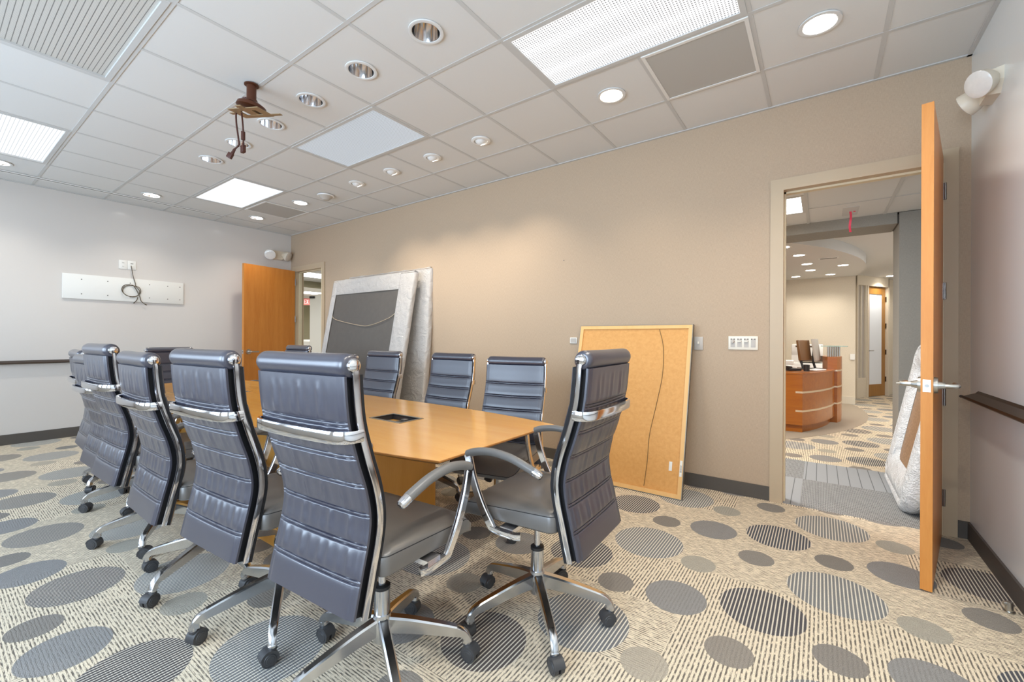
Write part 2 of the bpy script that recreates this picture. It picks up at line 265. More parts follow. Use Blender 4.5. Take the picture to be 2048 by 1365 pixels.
# ------------------------------------------------------------------ mesh helpers
class MB:
    def __init__(s): s.v = []; s.f = []; s.m = []; s.mats = []
    def mi(s, mat):
        if mat is None: return 0
        if mat not in s.mats: s.mats.append(mat)
        return s.mats.index(mat)
    def add(s, vs, fs, mat=None, T=None):
        o = len(s.v); k = s.mi(mat)
        for p in vs: s.v.append(tuple(T @ Vector(p)) if T is not None else tuple(p))
        for f in fs: s.f.append(tuple(o + i for i in f)); s.m.append(k)
    def box(s, x0, x1, y0, y1, z0, z1, mat=None, T=None, bev=0.0):
        if bev > 0:
            bm = bmesh.new(); bmesh.ops.create_cube(bm, size=1)
            for v in bm.verts: v.co = Vector(((x0 + x1) / 2 + v.co.x * (x1 - x0), (y0 + y1) / 2 + v.co.y * (y1 - y0), (z0 + z1) / 2 + v.co.z * (z1 - z0)))
            bmesh.ops.bevel(bm, geom=bm.edges[:], offset=bev, segments=2, profile=0.5, affect='EDGES')
            bm.verts.index_update(); vs = [v.co[:] for v in bm.verts]; fs = [[v.index for v in f.verts] for f in bm.faces]; bm.free()
            s.add(vs, fs, mat, T); return
        vs = [(x, y, z) for z in (z0, z1) for y in (y0, y1) for x in (x0, x1)]
        s.add(vs, [(0, 2, 3, 1), (4, 5, 7, 6), (0, 1, 5, 4), (2, 6, 7, 3), (0, 4, 6, 2), (1, 3, 7, 5)], mat, T)
    def cyl(s, a, b, r0, r1=None, n=20, mat=None, caps=True):
        r1 = r0 if r1 is None else r1; a = Vector(a); b = Vector(b); d = (b - a).normalized()
        u = d.orthogonal().normalized(); w_ = d.cross(u); vs = []
        for p, r in ((a, r0), (b, r1)):
            for k in range(n):
                t = 2 * PI * k / n; vs.append(p + (u * math.cos(t) + w_ * math.sin(t)) * r)
        fs = [(k, (k + 1) % n, n + (k + 1) % n, n + k) for k in range(n)]
        if caps: fs += [tuple(reversed(range(n))), tuple(range(n, 2 * n))]
        s.add(vs, fs, mat)
    def lathe(s, prof, origin=(0, 0, 0), n=28, mat=None, T=None, caps=False):
        vs = []; ox, oy, oz = origin
        for r, z in prof:
            for k in range(n):
                t = 2 * PI * k / n; vs.append((ox + r * math.cos(t), oy + r * math.sin(t), oz + z))
        fs = [(i * n + k, i * n + (k + 1) % n, (i + 1) * n + (k + 1) % n, (i + 1) * n + k) for i in range(len(prof) - 1) for k in range(n)]
        if caps: fs += [tuple(reversed(range(n))), tuple(range((len(prof) - 1) * n, len(prof) * n))]
        s.add(vs, fs, mat, T)
    def sweep(s, pts, sec, side=None, mat=None, scales=None, closed=False):
        """sec = list of (a,b) offsets: a along side vector, b along the third axis"""
        pts = [Vector(p) for p in pts]; n = len(sec); vs = []; L = len(pts); prev = None
        for i, p in enumerate(pts):
            d = (pts[(i + 1) % L] - pts[i - 1]) if closed else (pts[min(i + 1, L - 1)] - pts[max(i - 1, 0)])
            d.normalize()
            if side is not None: u = Vector(side); u = (u - d * u.dot(d)).normalized()
            else:
                u = d.orthogonal().normalized() if prev is None else (prev - d * prev.dot(d)).normalized()
                prev = u
            w_ = d.cross(u); k = scales[i] if scales else (1, 1)
            if not isinstance(k, tuple): k = (k, k)
            for a, b in sec: vs.append(p + u * a * k[0] + w_ * b * k[1])
        R = L if closed else L - 1
        fs = [(i * n + k, i * n + (k + 1) % n, ((i + 1) % L) * n + (k + 1) % n, ((i + 1) % L) * n + k) for i in range(R) for k in range(n)]
        if not closed: fs += [tuple(reversed(range(n))), tuple(range((L - 1) * n, L * n))]
        s.add(vs, fs, mat)
    def tube(s, pts, r, n=10, mat=None, scales=None, closed=False):
        s.sweep(pts, [(r * math.cos(2 * PI * k / n), r * math.sin(2 * PI * k / n)) for k in range(n)], None, mat, scales, closed)
    def prism(s, poly, z0, z1, mat=None, T=None):
        n = len(poly); vs = [(x, y, z0) for x, y in poly] + [(x, y, z1) for x, y in poly]
        s.add(vs, [tuple(reversed(range(n))), tuple(range(n, 2 * n))] + [(k, (k + 1) % n, n + (k + 1) % n, n + k) for k in range(n)], mat, T)
    def mesh(s, name, mat=None, smooth=True, angle=35):
        me = bpy.data.meshes.new(name); me.from_pydata([tuple(v) for v in s.v], [], s.f)
        ms = s.mats if s.mats else [mat]
        for m in ms: me.materials.append(m)
        for p, k in zip(me.polygons, s.m): p.material_index = k
        bm = bmesh.new(); bm.from_mesh(me); bmesh.ops.recalc_face_normals(bm, faces=bm.faces[:])
        if smooth:
            for f in bm.faces: f.smooth = True
            a = math.radians(angle)
            for e in bm.edges:
                if len(e.link_faces) != 2 or e.calc_face_angle(0) > a: e.smooth = False
        bm.to_mesh(me); bm.free(); return me
    def obj(s, name, mat=None, parent=None, loc=None, rot=None, smooth=True, angle=35):
        o = bpy.data.objects.new(name, s.mesh(name, mat, smooth, angle)); COL.objects.link(o)
        if parent is not None: o.parent = parent
        if loc: o.location = loc
        if rot: o.rotation_euler = rot
        return o
def tag(o, label=None, cat=None, group=None, kind=None):
    if label: o['label'] = label
    if cat: o['category'] = cat
    if group: o['group'] = group
    if kind: o['kind'] = kind
    return o
def empty(name, loc=(0, 0, 0), rz=0.0):
    o = bpy.data.objects.new(name, None); o.empty_display_size = 0.1; COL.objects.link(o); o.location = loc; o.rotation_euler = (0, 0, rz); return o
def copy_tree(o, parent=None):
    c = o.copy(); COL.objects.link(c)
    if parent is not None: c.parent = parent
    for ch in o.children: copy_tree(ch, c)
    return c
def struct(mb, name, mat=None, parent=None, smooth=False, **k):
    o = mb.obj(name, mat, parent, smooth=smooth, **k)
    if parent is None: o['kind'] = 'structure'
    return o
def one(shape, name, mat, parent=None, smooth=True):
    mb = MB(); shape(mb); return mb.obj(name, mat, parent, smooth=smooth)
def catmull(P, n=8):
    P = [Vector(p) for p in P]; out = []
    for i in range(len(P) - 1):
        p0 = P[max(i - 1, 0)]; p1 = P[i]; p2 = P[i + 1]; p3 = P[min(i + 2, len(P) - 1)]
        for k in range(n):
            t = k / n; out.append(0.5 * ((2 * p1) + (p2 - p0) * t + (2 * p0 - 5 * p1 + 4 * p2 - p3) * t * t + (3 * p1 - p0 - 3 * p2 + p3) * t ** 3))
    out.append(P[-1]); return out

# ------------------------------------------------------------------ ceiling lattice of the meeting room
U = 0.6096
GX = lambda i: (i - 2.7427) * U
GY = lambda j: (j - 0.9124) * U          # lattice lines, j = 0,-1,-2 ... towards the camera
def pt(i, j): return (GX(i), GY(j))
LIT = [(-9.5, -2.5), (-9.5, -4.5), (-7.5, -0.5), (-9.5, -0.5), (-0.5, -0.5), (1.5, -0.5), (1.5, -2.5), (1.5, -4.5)]  # last two are added out of view to light the room
UNLIT = [(-1.5, -2.5), (-2.5, -2.5), (-3.5, -2.5), (-4.5, -2.5), (-5.5, -2.5), (-6.5, -2.5)]
EYE = [(-2.5, -0.5), (-3.5, -0.5), (-4.5, -0.5), (-5.5, -0.5)]
TROF = [(-1, 1, -2, 'lit_big'), (-5, -3, -2, 'mid'), (-9, -7, -2, 'far'), (-5, -3, -5, 'off'), (-9, -7, -5, 'louver'), (-1, 1, -5, 'mid')]  # last panel is added out of view for extra light
VENT = [(0, 1, -1), (-9, -8, -1)]
occupied = set()
for i0, i1, j, _ in TROF:
    for i in range(i0, i1): occupied.add((i, j))
for i0, i1, j in VENT: occupied.add((i0, j))
holes = {}
for i, j in LIT + UNLIT + EYE: holes[(math.floor(i), math.floor(j))] = 0.078 if (i, j) not in EYE else 0.05
c_mb = MB(); ZT = H + 0.006
jmax_y = 0.0
for i in range(-11, 3):
    for j in range(-9, 1):
        x0, x1 = max(GX(i), LX), min(GX(i + 1), 0.0); y0, y1 = max(GY(j), FY), min(GY(j + 1), 0.0)
        if x1 - x0 < 0.01 or y1 - y0 < 0.01 or (i, j) in occupied: continue
        if (i, j) in holes:
            r = holes[(i, j)]; cx, cy = (x0 + x1) / 2, (y0 + y1) / 2; n = 32; vs = []; hx, hy = (x1 - x0) / 2, (y1 - y0) / 2
            for k in range(n):
                t = 2 * PI * k / n; c_, s_ = math.cos(t), math.sin(t); q = min(hx / abs(c_) if abs(c_) > 1e-6 else 9, hy / abs(s_) if abs(s_) > 1e-6 else 9)
                vs.append((cx + c_ * q, cy + s_ * q, ZT)); vs.append((cx + c_ * r, cy + s_ * r, ZT))
            c_mb.add(vs, [(2 * k, 2 * k + 1, (2 * k + 3) % (2 * n), (2 * k + 2) % (2 * n)) for k in range(n)], MT['ceil'])
            c_mb.add([(cx + a * hx, cy + b_ * hy, ZT) for a, b_ in ((-1, -1), (1, -1), (1, 1), (-1, 1))] + [vs[2 * k] for k in (n // 8 * 5, n // 8 * 7, n // 8, n // 8 * 3)], [], MT['ceil'])
        else:
            c_mb.add([(x0, y0, ZT), (x1, y0, ZT), (x1, y1, ZT), (x0, y1, ZT)], [(0, 1, 2, 3)], MT['ceil'])
c_mb.box(LX - .2, 0.2, FY - .2, 0.12, H + 0.30, H + 0.34, MT['ceil'])       # slab above the plenum
ceiling = struct(c_mb, 'ceiling')
g = MB()
fix_id = {}
for q, (i0, i1, j, _) in enumerate(TROF):
    for i in range(i0, i1): fix_id[(i, j)] = q
for i in range(-10, 3):
    for j in range(-9, 1):
        y0, y1 = max(GY(j), FY), min(GY(j + 1), 0.0)
        if y1 - y0 < .01 or (fix_id.get((i, j), -1) >= 0 and fix_id.get((i, j)) == fix_id.get((i - 1, j))): continue
        g.box(GX(i) - .012, GX(i) + .012, y0, y1, H + .0030, H + .0055)
for j in range(-8, 1):
    if GY(j) > FY: g.box(LX, 0.0, GY(j) - .012, GY(j) + .012, H + .0025, H + .0052)
g.box(LX, 0, -.022, 0, H - .002, H + .005); g.box(LX, LX + .022, FY, 0, H - .002, H + .005); g.box(-.022, 0, FY, 0, H - .002, H + .005)
struct(g, 'trim_1', MT['grid'])['label'] = 'grid of the suspended ceiling'
# linear slot diffuser along the left wall
sd = MB(); sd.box(GX(-10) - .055, GX(-10) - .02, FY, GY(-1), H - .004, H + .002, MT['trimw']); sd.box(GX(-10) - .019, GX(-10) + .008, FY, GY(-1), H - .003, H + .0065, MT['slot']); sd.box(GX(-10) + .012, GX(-10) + .03, FY, GY(-1), H - .006, H + .002, MT['trimw'])
tag(sd.obj('slot_diffuser', smooth=False), 'long thin air slot in the ceiling along the white left wall', 'air vent')

# ------------------------------------------------------------------ walls of the meeting room
D1 = (-0.992, -0.122); D2 = (-8.015, -7.172); DZ = 2.352; WT = 0.125
wb = MB()
wb.box(LX - .12, D2[0], 0, WT, 0, H + .3); wb.box(D2[0], D2[1], 0, WT, DZ, H + .3); wb.box(D2[1], D1[0], 0, WT, 0, H + .3)
wb.box(D1[0], D1[1], 0, WT, DZ, H + .3); wb.box(D1[1], 0.12, 0, WT, 0, H + .3)
struct(wb, 'wall_back', MT['beige'])
wl = MB(); wl.box(LX - .12, LX, FY - .12, 0, 0, H + .3); struct(wl, 'wall_left', MT['white'])
wr = MB(); wr.box(0, .12, FY - .12, 0, 0, H + .3); struct(wr, 'wall_right', MT['white_r'])
wf = MB(); wins = [(-7.85, -5.75), (-5.25, -3.15), (-2.65, -0.55)]; xs = [LX] + [a for p in wins for a in p] + [0.0]
for k in range(0, len(xs), 2): wf.box(xs[k], xs[k + 1], FY - .12, FY, 0, H + .3)
for a, b_ in wins: wf.box(a, b_, FY - .12, FY, 0, 0.82); wf.box(a, b_, FY - .12, FY, 2.42, H + .3)
struct(wf, 'wall_front', MT['winwall'])
for k, (a, b_) in enumerate(wins):
    m = MB()
    for q in (a, (a + b_) / 2 - .02, b_ - .04): m.box(q, q + .04, FY - .09, FY - .04, .82, 2.42)
    m.box(a, b_, FY - .09, FY - .04, .82, .87); m.box(a, b_, FY - .09, FY - .04, 2.37, 2.42)
    struct(m, 'window_%d' % (k + 1), MT['steel'])
bs = MB(); bs.box(D2[1] + .065, D1[0] - .066, -.012, 0, 0, .105); bs.box(D1[1] + .066, 0, -.012, 0, 0, .105); bs.box(LX, D2[0] - .06, -.012, 0, 0, .105); struct(bs, 'baseboard_back', MT['base'])
bs = MB(); bs.box(LX, LX + .012, FY, -.012, 0, .115); struct(bs, 'baseboard_left', MT['base'])
bs = MB(); bs.box(-.012, 0, FY, -.012, 0, .105); struct(bs, 'baseboard_right', MT['base'])
fl = MB(); fl.add([(LX - .12, FY, 0), (.12, FY, 0), (.12, .0, 0), (LX - .12, .0, 0)], [(0, 1, 2, 3)]); struct(fl, 'floor', carpet('room_carpet', -1.856, -0.665))

def door_frame(name, a, b_):
    m = MB(); w_ = .066; p = .018
    m.box(a - w_, a, -p, 0, 0, DZ + w_, MT['frame']); m.box(b_, b_ + w_, -p, 0, 0, DZ + w_, MT['frame']); m.box(a, b_, -p, 0, DZ, DZ + w_, MT['frame'])
    m.box(a, a + .018, -p + .0005, WT + .011, 0, DZ - .018, MT['frame']); m.box(b_ - .018, b_, -p + .0005, WT + .011, 0, DZ - .018, MT['cream']); m.box(a, b_, -p + .0005, WT + .011, DZ - .018, DZ, MT['frame'])
    m.box(a + .018, a + .03, .05, .10, 0, DZ - .018, MT['cream']); m.box(b_ - .03, b_ - .018, .05, .10, 0, DZ - .018, MT['cream']); m.box(a + .018, b_ - .018, .05, .10, DZ - .032, DZ - .018, MT['cream'])
    m.box(a - w_, a, WT, WT + .012, 0, DZ + w_, MT['cream']); m.box(b_, b_ + w_, WT, WT + .012, 0, DZ + w_, MT['cream']); m.box(a, b_, WT, WT + .012, DZ, DZ + w_, MT['cream'])
    return struct(m, name)
door_frame('trim_2', *D1)['label'] = 'beige steel frame of the right hand doorway'
door_frame('trim_3', *D2)['label'] = 'beige steel frame of the far left doorway'

def door_leaf(name, hinge, ang, W_, Z_, leverdir, label):
    """leaf local +x from hinge to the free edge, thickness in local y"""
    m = MB(); m.box(0, W_, -.022, .022, .008, Z_, MT['door'])
    m.box(W_, W_ + .0015, -.022, .022, .008, Z_, MT['dooredge']); m.box(-.0015, 0, -.022, .022, .008, Z_, MT['dooredge']); m.box(0, W_, -.0215, .0215, Z_, Z_ + .001, MT['dooredge'])
    o = m.obj(name, smooth=False, loc=(hinge[0], hinge[1], 0), rot=(0, 0, ang)); o['kind'] = 'structure'; o['label'] = label
    for s_ in (1, -1):
        h = MB(); hx = W_ - .07; hz = 1.0
        h.cyl((hx, s_ * .022, hz), (hx, s_ * .036, hz), .040, .038, 30); h.cyl((hx, s_ * .036, hz), (hx, s_ * .062, hz), .021, .014, 20)
        h.tube([(hx, s_ * .055, hz), (hx, s_ * .088, hz), (hx - .004, s_ * .098, hz), (hx - .016, s_ * .102, hz), (hx - .05, s_ * .100, hz), (hx - .118, s_ * .092, hz)], .0115, 14)
        if s_ == leverdir: h.cyl((hx, s_ * .09, hz), (hx, s_ * .118, hz), .006, .004, 10)
        q = h.obj('door_handle', MT['satin'], o); q['label'] = 'satin nickel lever handle'
    p = MB(); p.box(W_ + .0015, W_ + .003, -.014, .014, .97, 1.03, MT['satin']); p.cyl((W_ + .002, 0, 1.0), (W_ + .008, 0, 1.0), .008, .007, 14, MT['steel'])
    p.obj('latch_plate', None, o)
    return o
hz_list = (2.155, 1.53, .865, .235)
d1 = door_leaf('door_1', (-.148, -.020), math.atan2(-.901, -.182), .917, 2.372, -1, 'open orange wood door seen edge on at the right')
d2 = door_leaf('door_2', (-8.005, -.030), math.atan2(-.875, .165), .87, DZ - .01, 1, 'open orange wood door against the white left wall')
for leaf, fx in ((d1, D1[1] - .018), (d2, D2[0] + .018)):
    for z in hz_list:
        h = MB(); h.cyl((-.004, .030, z - .052), (-.004, .030, z + .052), .0075, None, 12)
        for k in (-.018, .018): h.cyl((-.004, .030, z + k - .001), (-.004, .030, z + k + .001), .0085, None, 12)
        h.box(-.003, .0, -.018, .030, z - .05, z + .05)
        h.obj('hinge', MT['steel'], leaf)
hp = MB()
for z in hz_list: hp.box(D1[1] - .0205, D1[1] - .0175, -.016, .045, z - .05, z + .05)
hp.obj('hinge_plate', MT['steel'], bpy.data.objects['trim_2'])

# ------------------------------------------------------------------ ceiling fixtures
lens_m = {'lit_big': lens('lit_prismatic_lens', 1.05, 0.0158, True, dot=0.08), 'mid': lens('prismatic_lens', 0.34, 0.0158, False, (0.82, 0.91, 1.0), 0.30),
          'far': lens('bright_prismatic_lens', .75, 0.0158, False, (0.88, 0.94, 1.0), 0.6), 'off': lens('unlit_louver', 0.0, 0.013, False, dot=0.25, linesonly=True),
          'louver': lens('lit_louver', .62, 0.013, False, (0.94, 0.97, 1.0), dot=0.35, linesonly=True)}
lab = {'lit_big': 'brightest square-dotted ceiling light panel, beside the grey grille', 'mid': 'dimmer bluish ceiling light panel in the middle of the ceiling',
       'far': 'small looking bright light panel next to the far grey grille', 'off': 'switched off ceiling panel of grey louvres at the top left corner',
       'louver': 'lit louvred ceiling panel at the left edge beside the white wall'}
for n, (i0, i1, j, kind) in enumerate(TROF):
    cx, cy = (GX(i0) + GX(i1)) / 2, (GY(j) + GY(j + 1)) / 2; hx, hy = (GX(i1) - GX(i0)) / 2 - .011, (GY(j + 1) - GY(j)) / 2 - .011
    t = empty('ceiling_light_panel', (cx, cy, H)); l_ = lab[kind] if n < 5 else 'added unseen ceiling light panel on the camera side of the room'
    tag(t, l_, 'ceiling light', 'recessed ceiling light panels')
    f = MB(); bw = .03
    for a in ((-hx, hx, -hy, -hy + bw), (-hx, hx, hy - bw, hy), (-hx, -hx + bw, -hy + bw, hy - bw), (hx - bw, hx, -hy + bw, hy - bw)): f.box(a[0], a[1], a[2], a[3], -.001, .05)
    f.box(-hx, hx, -hy, hy, .06, .07)
    f.obj('panel_frame', MT['grid'], t, smooth=False)
    q = MB(); nx = 40
    if kind in ('off', 'louver'):
        q.add([(-hx + bw, -hy + bw, .012), (hx - bw, -hy + bw, .012), (hx - bw, hy - bw, .012), (-hx + bw, hy - bw, .012)], [(0, 1, 2, 3)])
    else:
        q.add([(-hx + bw, -hy + bw, .006), (hx - bw, -hy + bw, .006), (hx - bw, hy - bw, .006), (-hx + bw, hy - bw, .006)], [(0, 1, 2, 3)])
    q.obj('lens', lens_m[kind], t, smooth=False)
for n, (i0, i1, j) in enumerate(VENT):
    cx, cy = (GX(i0) + GX(i1)) / 2, (GY(j) + GY(j + 1)) / 2; h_ = U / 2 - .011
    t = empty('return_air_grille', (cx, cy, H))
    tag(t, ('large' if n == 0 else 'far small looking') + ' grey perforated air grille in the ceiling ' + ('beside the brightest light panel' if n == 0 else 'beyond the middle of the table'), 'air vent', 'perforated air grilles')
    f = MB()
    for a in ((-h_, h_, -h_, -h_ + .02), (-h_, h_, h_ - .02, h_), (-h_, -h_ + .02, -h_ + .02, h_ - .02), (h_ - .02, h_, -h_ + .02, h_ - .02)): f.box(*a, -.004, .01)
    f.obj('grille_frame', MT['trimw'], t, smooth=False)
    q = MB(); q.add([(-h_ + .02, -h_ + .02, 0), (h_ - .02, -h_ + .02, 0), (h_ - .02, h_ - .02, 0), (-h_ + .02, h_ - .02, 0)], [(0, 1, 2, 3)]); q.obj('grille_face', MT['perf'], t, smooth=False)
# round recessed downlights
em_w = emis('lamp_warm', (1.0, 0.80, 0.52), 14); em_c = emis('lamp_white', (1.0, 0.96, 0.88), 11)
def downlight(i, j, em, label, group, power=0, col=(1, .9, .75)):
    t = empty('downlight', (*pt(i, j), H)); tag(t, label, 'ceiling light', group)
    m = MB(); m.lathe([(.100, 0.004), (.100, -.003), (.088, -.005), (.080, -.003), (.078, .012)], mat=MT['ceil'], n=40); m.obj('trim_ring', None, t)
    m = MB()
    if em is None: m.lathe([(.079, .000), (.073, .045), (.060, .09), (.046, .12)], n=40); 
    else: m.lathe([(.079, .000), (.070, .05), (.06, .075)], n=40)
    m.obj('reflector', MT['spec'], t)
    m = MB()
    if em is None:
        m.lathe([(.047, .118), (.052, .16), (.0, .162)], n=24, mat=MT['brown']); m.lathe([(.0, .118), (.020, .122), (.024, .14), (.02, .16)], n=20, mat=MT['spec'])
    else: m.lathe([(.0, .012), (.045, .012), (.073, .020)], n=32, mat=em)
    m.obj('lamp', None, t)
    if power:
        l = bpy.data.lights.new('downlight_beam', 'SPOT'); l.energy = power; l.color = col; l.spot_size = 2.6 if power > 30 else 2.1; l.spot_blend = .8; l.shadow_soft_size = .05
        o = bpy.data.objects.new('downlight_beam', l); o.location = (0, 0, -.01); o.parent = t; COL.objects.link(o)
    return t
names_l = ['glowing round downlight high above the cable loop on the left wall', 'glowing round downlight cut by the left edge of the picture', 'glowing round downlight beside the far grey grille, nearer the beige wall',
           'glowing round downlight in the far corner above the open left door', 'warm yellow round downlight beside the large grey grille', 'largest glowing round downlight, near the right hand door',
           'added round downlight out of view above the camera', 'added round downlight out of view behind the viewer']
for k, (i, j) in enumerate(LIT): downlight(i, j, em_w if k == 4 else em_c, names_l[k], 'glowing round downlights', 50 if k > 5 else 26 if k == 5 else 22, (1, .86, .66) if k == 4 else (1, .93, .82))
ordn = ['first and nearest', 'second', 'third', 'fourth', 'fifth', 'last and farthest']
for k, (i, j) in enumerate(UNLIT): downlight(i, j, None, ordn[k] + ' of six unlit mirror downlights down the ceiling middle', 'unlit mirror downlights')
for k, (i, j) in enumerate(EYE):
    t = empty('wall_washer', (*pt(i, j), H)); tag(t, ['nearest', 'second nearest', 'third nearest', 'farthest'][k] + ' white eyeball light in the ceiling row beside the beige wall', 'ceiling light', 'eyeball wall washers')
    m = MB(); m.lathe([(.085, .004), (.085, -.004), (.074, -.010), (.060, -.010), (.056, .01)], n=36); m.obj('trim_ring', MT['trimw'], t)
    m = MB(); T = Matrix.Translation((0, 0, .018)) @ Matrix.Rotation(math.radians(34), 4, 'X')
    m.lathe([(.0, .0 - .052), (.022, -.050)], n=24, mat=em_c, T=T); m.lathe([(.023, -.047), (.040, -.038), (.054, -.012), (.056, .01), (.05, .035)], n=30, mat=MT['trimw'], T=T)
    m.obj('eyeball', None, t)
    l = bpy.data.lights.new('washer_beam', 'SPOT'); l.energy = 32; l.color = (1, .89, .74); l.spot_size = 1.5; l.spot_blend = 1.0; l.shadow_soft_size = .03
    o = bpy.data.objects.new('washer_beam', l); o.location = (0, .035, -.045); o.rotation_euler = (math.radians(24), 0, 0); o.parent = t; COL.objects.link(o)
# smoke detector
t = empty('smoke_detector', (-5.704, -.83, H)); tag(t, 'round white smoke detector on the ceiling beyond the eyeball lights', 'smoke detector')
one(lambda m: m.lathe([(.0, -.012), (.095, -.012), (.1, 0)], n=32), 'mounting_ring', MT['trimw'], t); 
one(lambda m: m.lathe([(.0, -.06), (.035, -.056), (.05, -.04), (.08, -.012)], n=28), 'sensor_dome', MT['dev'], t)

# ------------------------------------------------------------------ projector mount
t = empty('projector_mount', (-3.954, -2.425, H)); tag(t, 'empty brown projector mount on a short pipe hanging from the ceiling', 'projector mount')
def sh(m): m.cyl((0, 0, .005), (0, 0, -.125), .030, None, 24); m.lathe([(.045, 0), (.045, -.006), (.03, -.008)], n=24); m.cyl((0, 0, -.105), (0, 0, -.14), .036, .042, 24)
one(sh, 'pipe', MT['brown'], t)
def sh(m):
    T = Matrix.Translation((0, 0, -.165)) @ Matrix.Rotation(math.radians(9), 4, 'Y') @ Matrix.Rotation(math.radians(-6), 4, 'X')
    m.lathe([(.0, .045), (.05, .043), (.088, .022), (.094, 0), (.085, -.004), (.0, -.004)], n=36, T=T)
one(sh, 'swivel_disc', MT['brown'], t)
def sh(m):
    T = Matrix.Translation((0, 0, -.192)) @ Matrix.Rotation(.5, 4, 'Z') @ Matrix.Rotation(math.radians(8), 4, 'X')
    for a in ((-.11, .11, -.085, -.04), (-.11, .11, .04, .085), (-.11, -.06, -.04, .04), (.06, .11, -.04, .04)): m.box(*a, -.0025, .0025, None, T)
    m.box(.11, .18, .045, .075, -.003, .002, None, T); m.box(-.15, -.11, -.02, .01, -.002, .003, None, T); m.box(-.02, .02, -.13, -.085, -.003, .002, None, T); m.box(-.03, .03, -.04, .04, -.001, .02, None, T)
one(sh, 'mounting_plate', MT['oxide'], t)
def cab(name, pts, plug):
    m = MB(); m.tube(catmull(pts, 6), .0055, 8)
    if plug == 0:
        m.cyl(pts[-1], Vector(pts[-1]) + Vector((-.012, -.012, -.035)), .008, .011, 10); T = Matrix.Translation(Vector(pts[-1]) + Vector((-.02, -.02, -.045))) @ Matrix.Rotation(.7, 4, 'Z') @ Matrix.Rotation(.5, 4, 'Y'); m.box(-.016, .016, -.012, .012, -.022, .016, None, T, .003)
    else:
        p = Vector(pts[-1]); m.cyl(p + Vector((0, 0, .10)), p + Vector((0, 0, .045)), .013, None, 14); m.box(p.x - .020, p.x + .020, p.y - .011, p.y + .011, p.z - .045, p.z + .006, None, None, .003); m.cyl(p + Vector((0, 0, .02)), p, .007, .010, 10)
    m.obj(name, MT['brownc'], t)
cab('power_cord', [(-.04, -.02, -.10), (-.06, -.035, -.115), (-.082, -.06, -.175), (-.084, -.061, -.26), (-.073, -.052, -.37), (-.071, -.05, -.415), (-.092, -.067, -.445)], 0)
cab('video_cable', [(-.01, -.03, -.10), (-.035, -.04, -.10), (-.058, -.042, -.15), (-.050, -.036, -.25), (-.045, -.032, -.35), (-.046, -.033, -.425)], 1)

# ------------------------------------------------------------------ wall fittings
def plate(name, x0, x1, z0, z1, label, cat, parts, y=0.0, mat=None):
    t = empty(name, ((x0 + x1) / 2, y, (z0 + z1) / 2)); tag(t, label, cat); hx, hz = (x1 - x0) / 2, (z1 - z0) / 2
    m = MB(); m.box(-hx, hx, -.009, 0, -hz, hz, bev=.003); m.obj('cover_plate', mat or MT['plate'], t); parts(t, hx, hz); return t
def p4(t, hx, hz):
    for k in range(4):
        x = -hx + .032 + k * (2 * hx - .064) / 3
        m = MB(); m.box(x - .016, x + .016, -.0105, -.008, -.034, .034, MT['dev'])
        m.box(x - .015, x - .006, -.0115, -.0100, .026, .034, MT['slot']); m.box(x + .006, x + .015, -.0115, -.0100, .026, .034, MT['slot'])
        if k == 0: m.lathe([(.0, .02), (.010, .019), (.012, 0)], mat=MT['dev'], T=Matrix.Translation((x, -.0105, .01)) @ Matrix.Rotation(PI / 2, 4, 'X'), n=20)
        elif k < 3: m.box(x - .012, x + .012, -.024, -.010, .008, .017, MT['plate'])
        else: m.box(x - .0125, x + .0125, -.013, -.010, -.026, .022, MT['dev'])
        m.obj('dimmer' if k < 3 else 'rocker', None, t, smooth=True)
plate('light_switch', -1.343, -1.137, 1.140, 1.246, 'wide white four gang dimmer plate beside the right doorway', 'light switch', p4)
def p1(t, hx, hz):
    m = MB(); m.box(-.012, .012, -.0105, -.008, -.022, .022, MT['dev']); m.box(-.005, .005, -.02, -.009, -.004, .014, MT['plate']); m.obj('toggle', None, t)
plate('light_switch', -1.600, -1.530, 1.132, 1.242, 'single toggle switch beside the top corner of the leaning board', 'light switch', p1, mat=MT['dev'])
def p0(t, hx, hz):
    m = MB(); m.box(-hx + .008, hx - .008, -.0105, -.008, -hz + .008, hz - .008); m.obj('panel', MT['dev'], t)
plate('wall_sensor', -2.756, -2.680, 1.173, 1.232, 'small pale rectangular plate left of the leaning board', 'wall plate', p0, mat=MT['white2'])
def p2(t, hx, hz):
    for k in (-1, 1):
        m = MB(); m.box(k * .024 - .014, k * .024 + .014, -.012, -.008, -.032, .032, MT['plate']); m.obj('rocker', None, t)
plate('light_switch', -7.085, -6.965, 1.150, 1.265, 'bronze framed double switch beside the far left doorway', 'light switch', p2, mat=MT['brown'])
def wall_outlet(y0, y1, label, kind):
    t = empty('power_outlet' if kind else 'cable_outlet', (LX, (y0 + y1) / 2, 2.167)); tag(t, label, 'wall outlet'); h_ = (y1 - y0) / 2
    m = MB(); m.box(0, .008, -h_, h_, -.058, .058, bev=.002); m.obj('cover_plate', MT['white2'], t)
    m = MB()
    if kind:
        for z in (-.025, .025): m.box(.008, .0105, -.017, .017, z - .015, z + .015, MT['white2']); m.box(.0105, .0112, -.008, -.005, z - .006, z + .006, MT['slot']); m.box(.0105, .0112, .005, .008, z - .006, z + .006, MT['slot'])
    else: m.box(.008, .010, -.018, .018, -.034, .034, MT['white2']); m.box(.010, .011, -.014, .014, .016, .024, MT['slot'])
    m.obj('receptacle', None, t)
wall_outlet(-2.236, -2.152, 'white double power outlet high on the left wall', True)
wall_outlet(-2.150, -2.062, 'white outlet plate with the brown cable coming out of it', False)
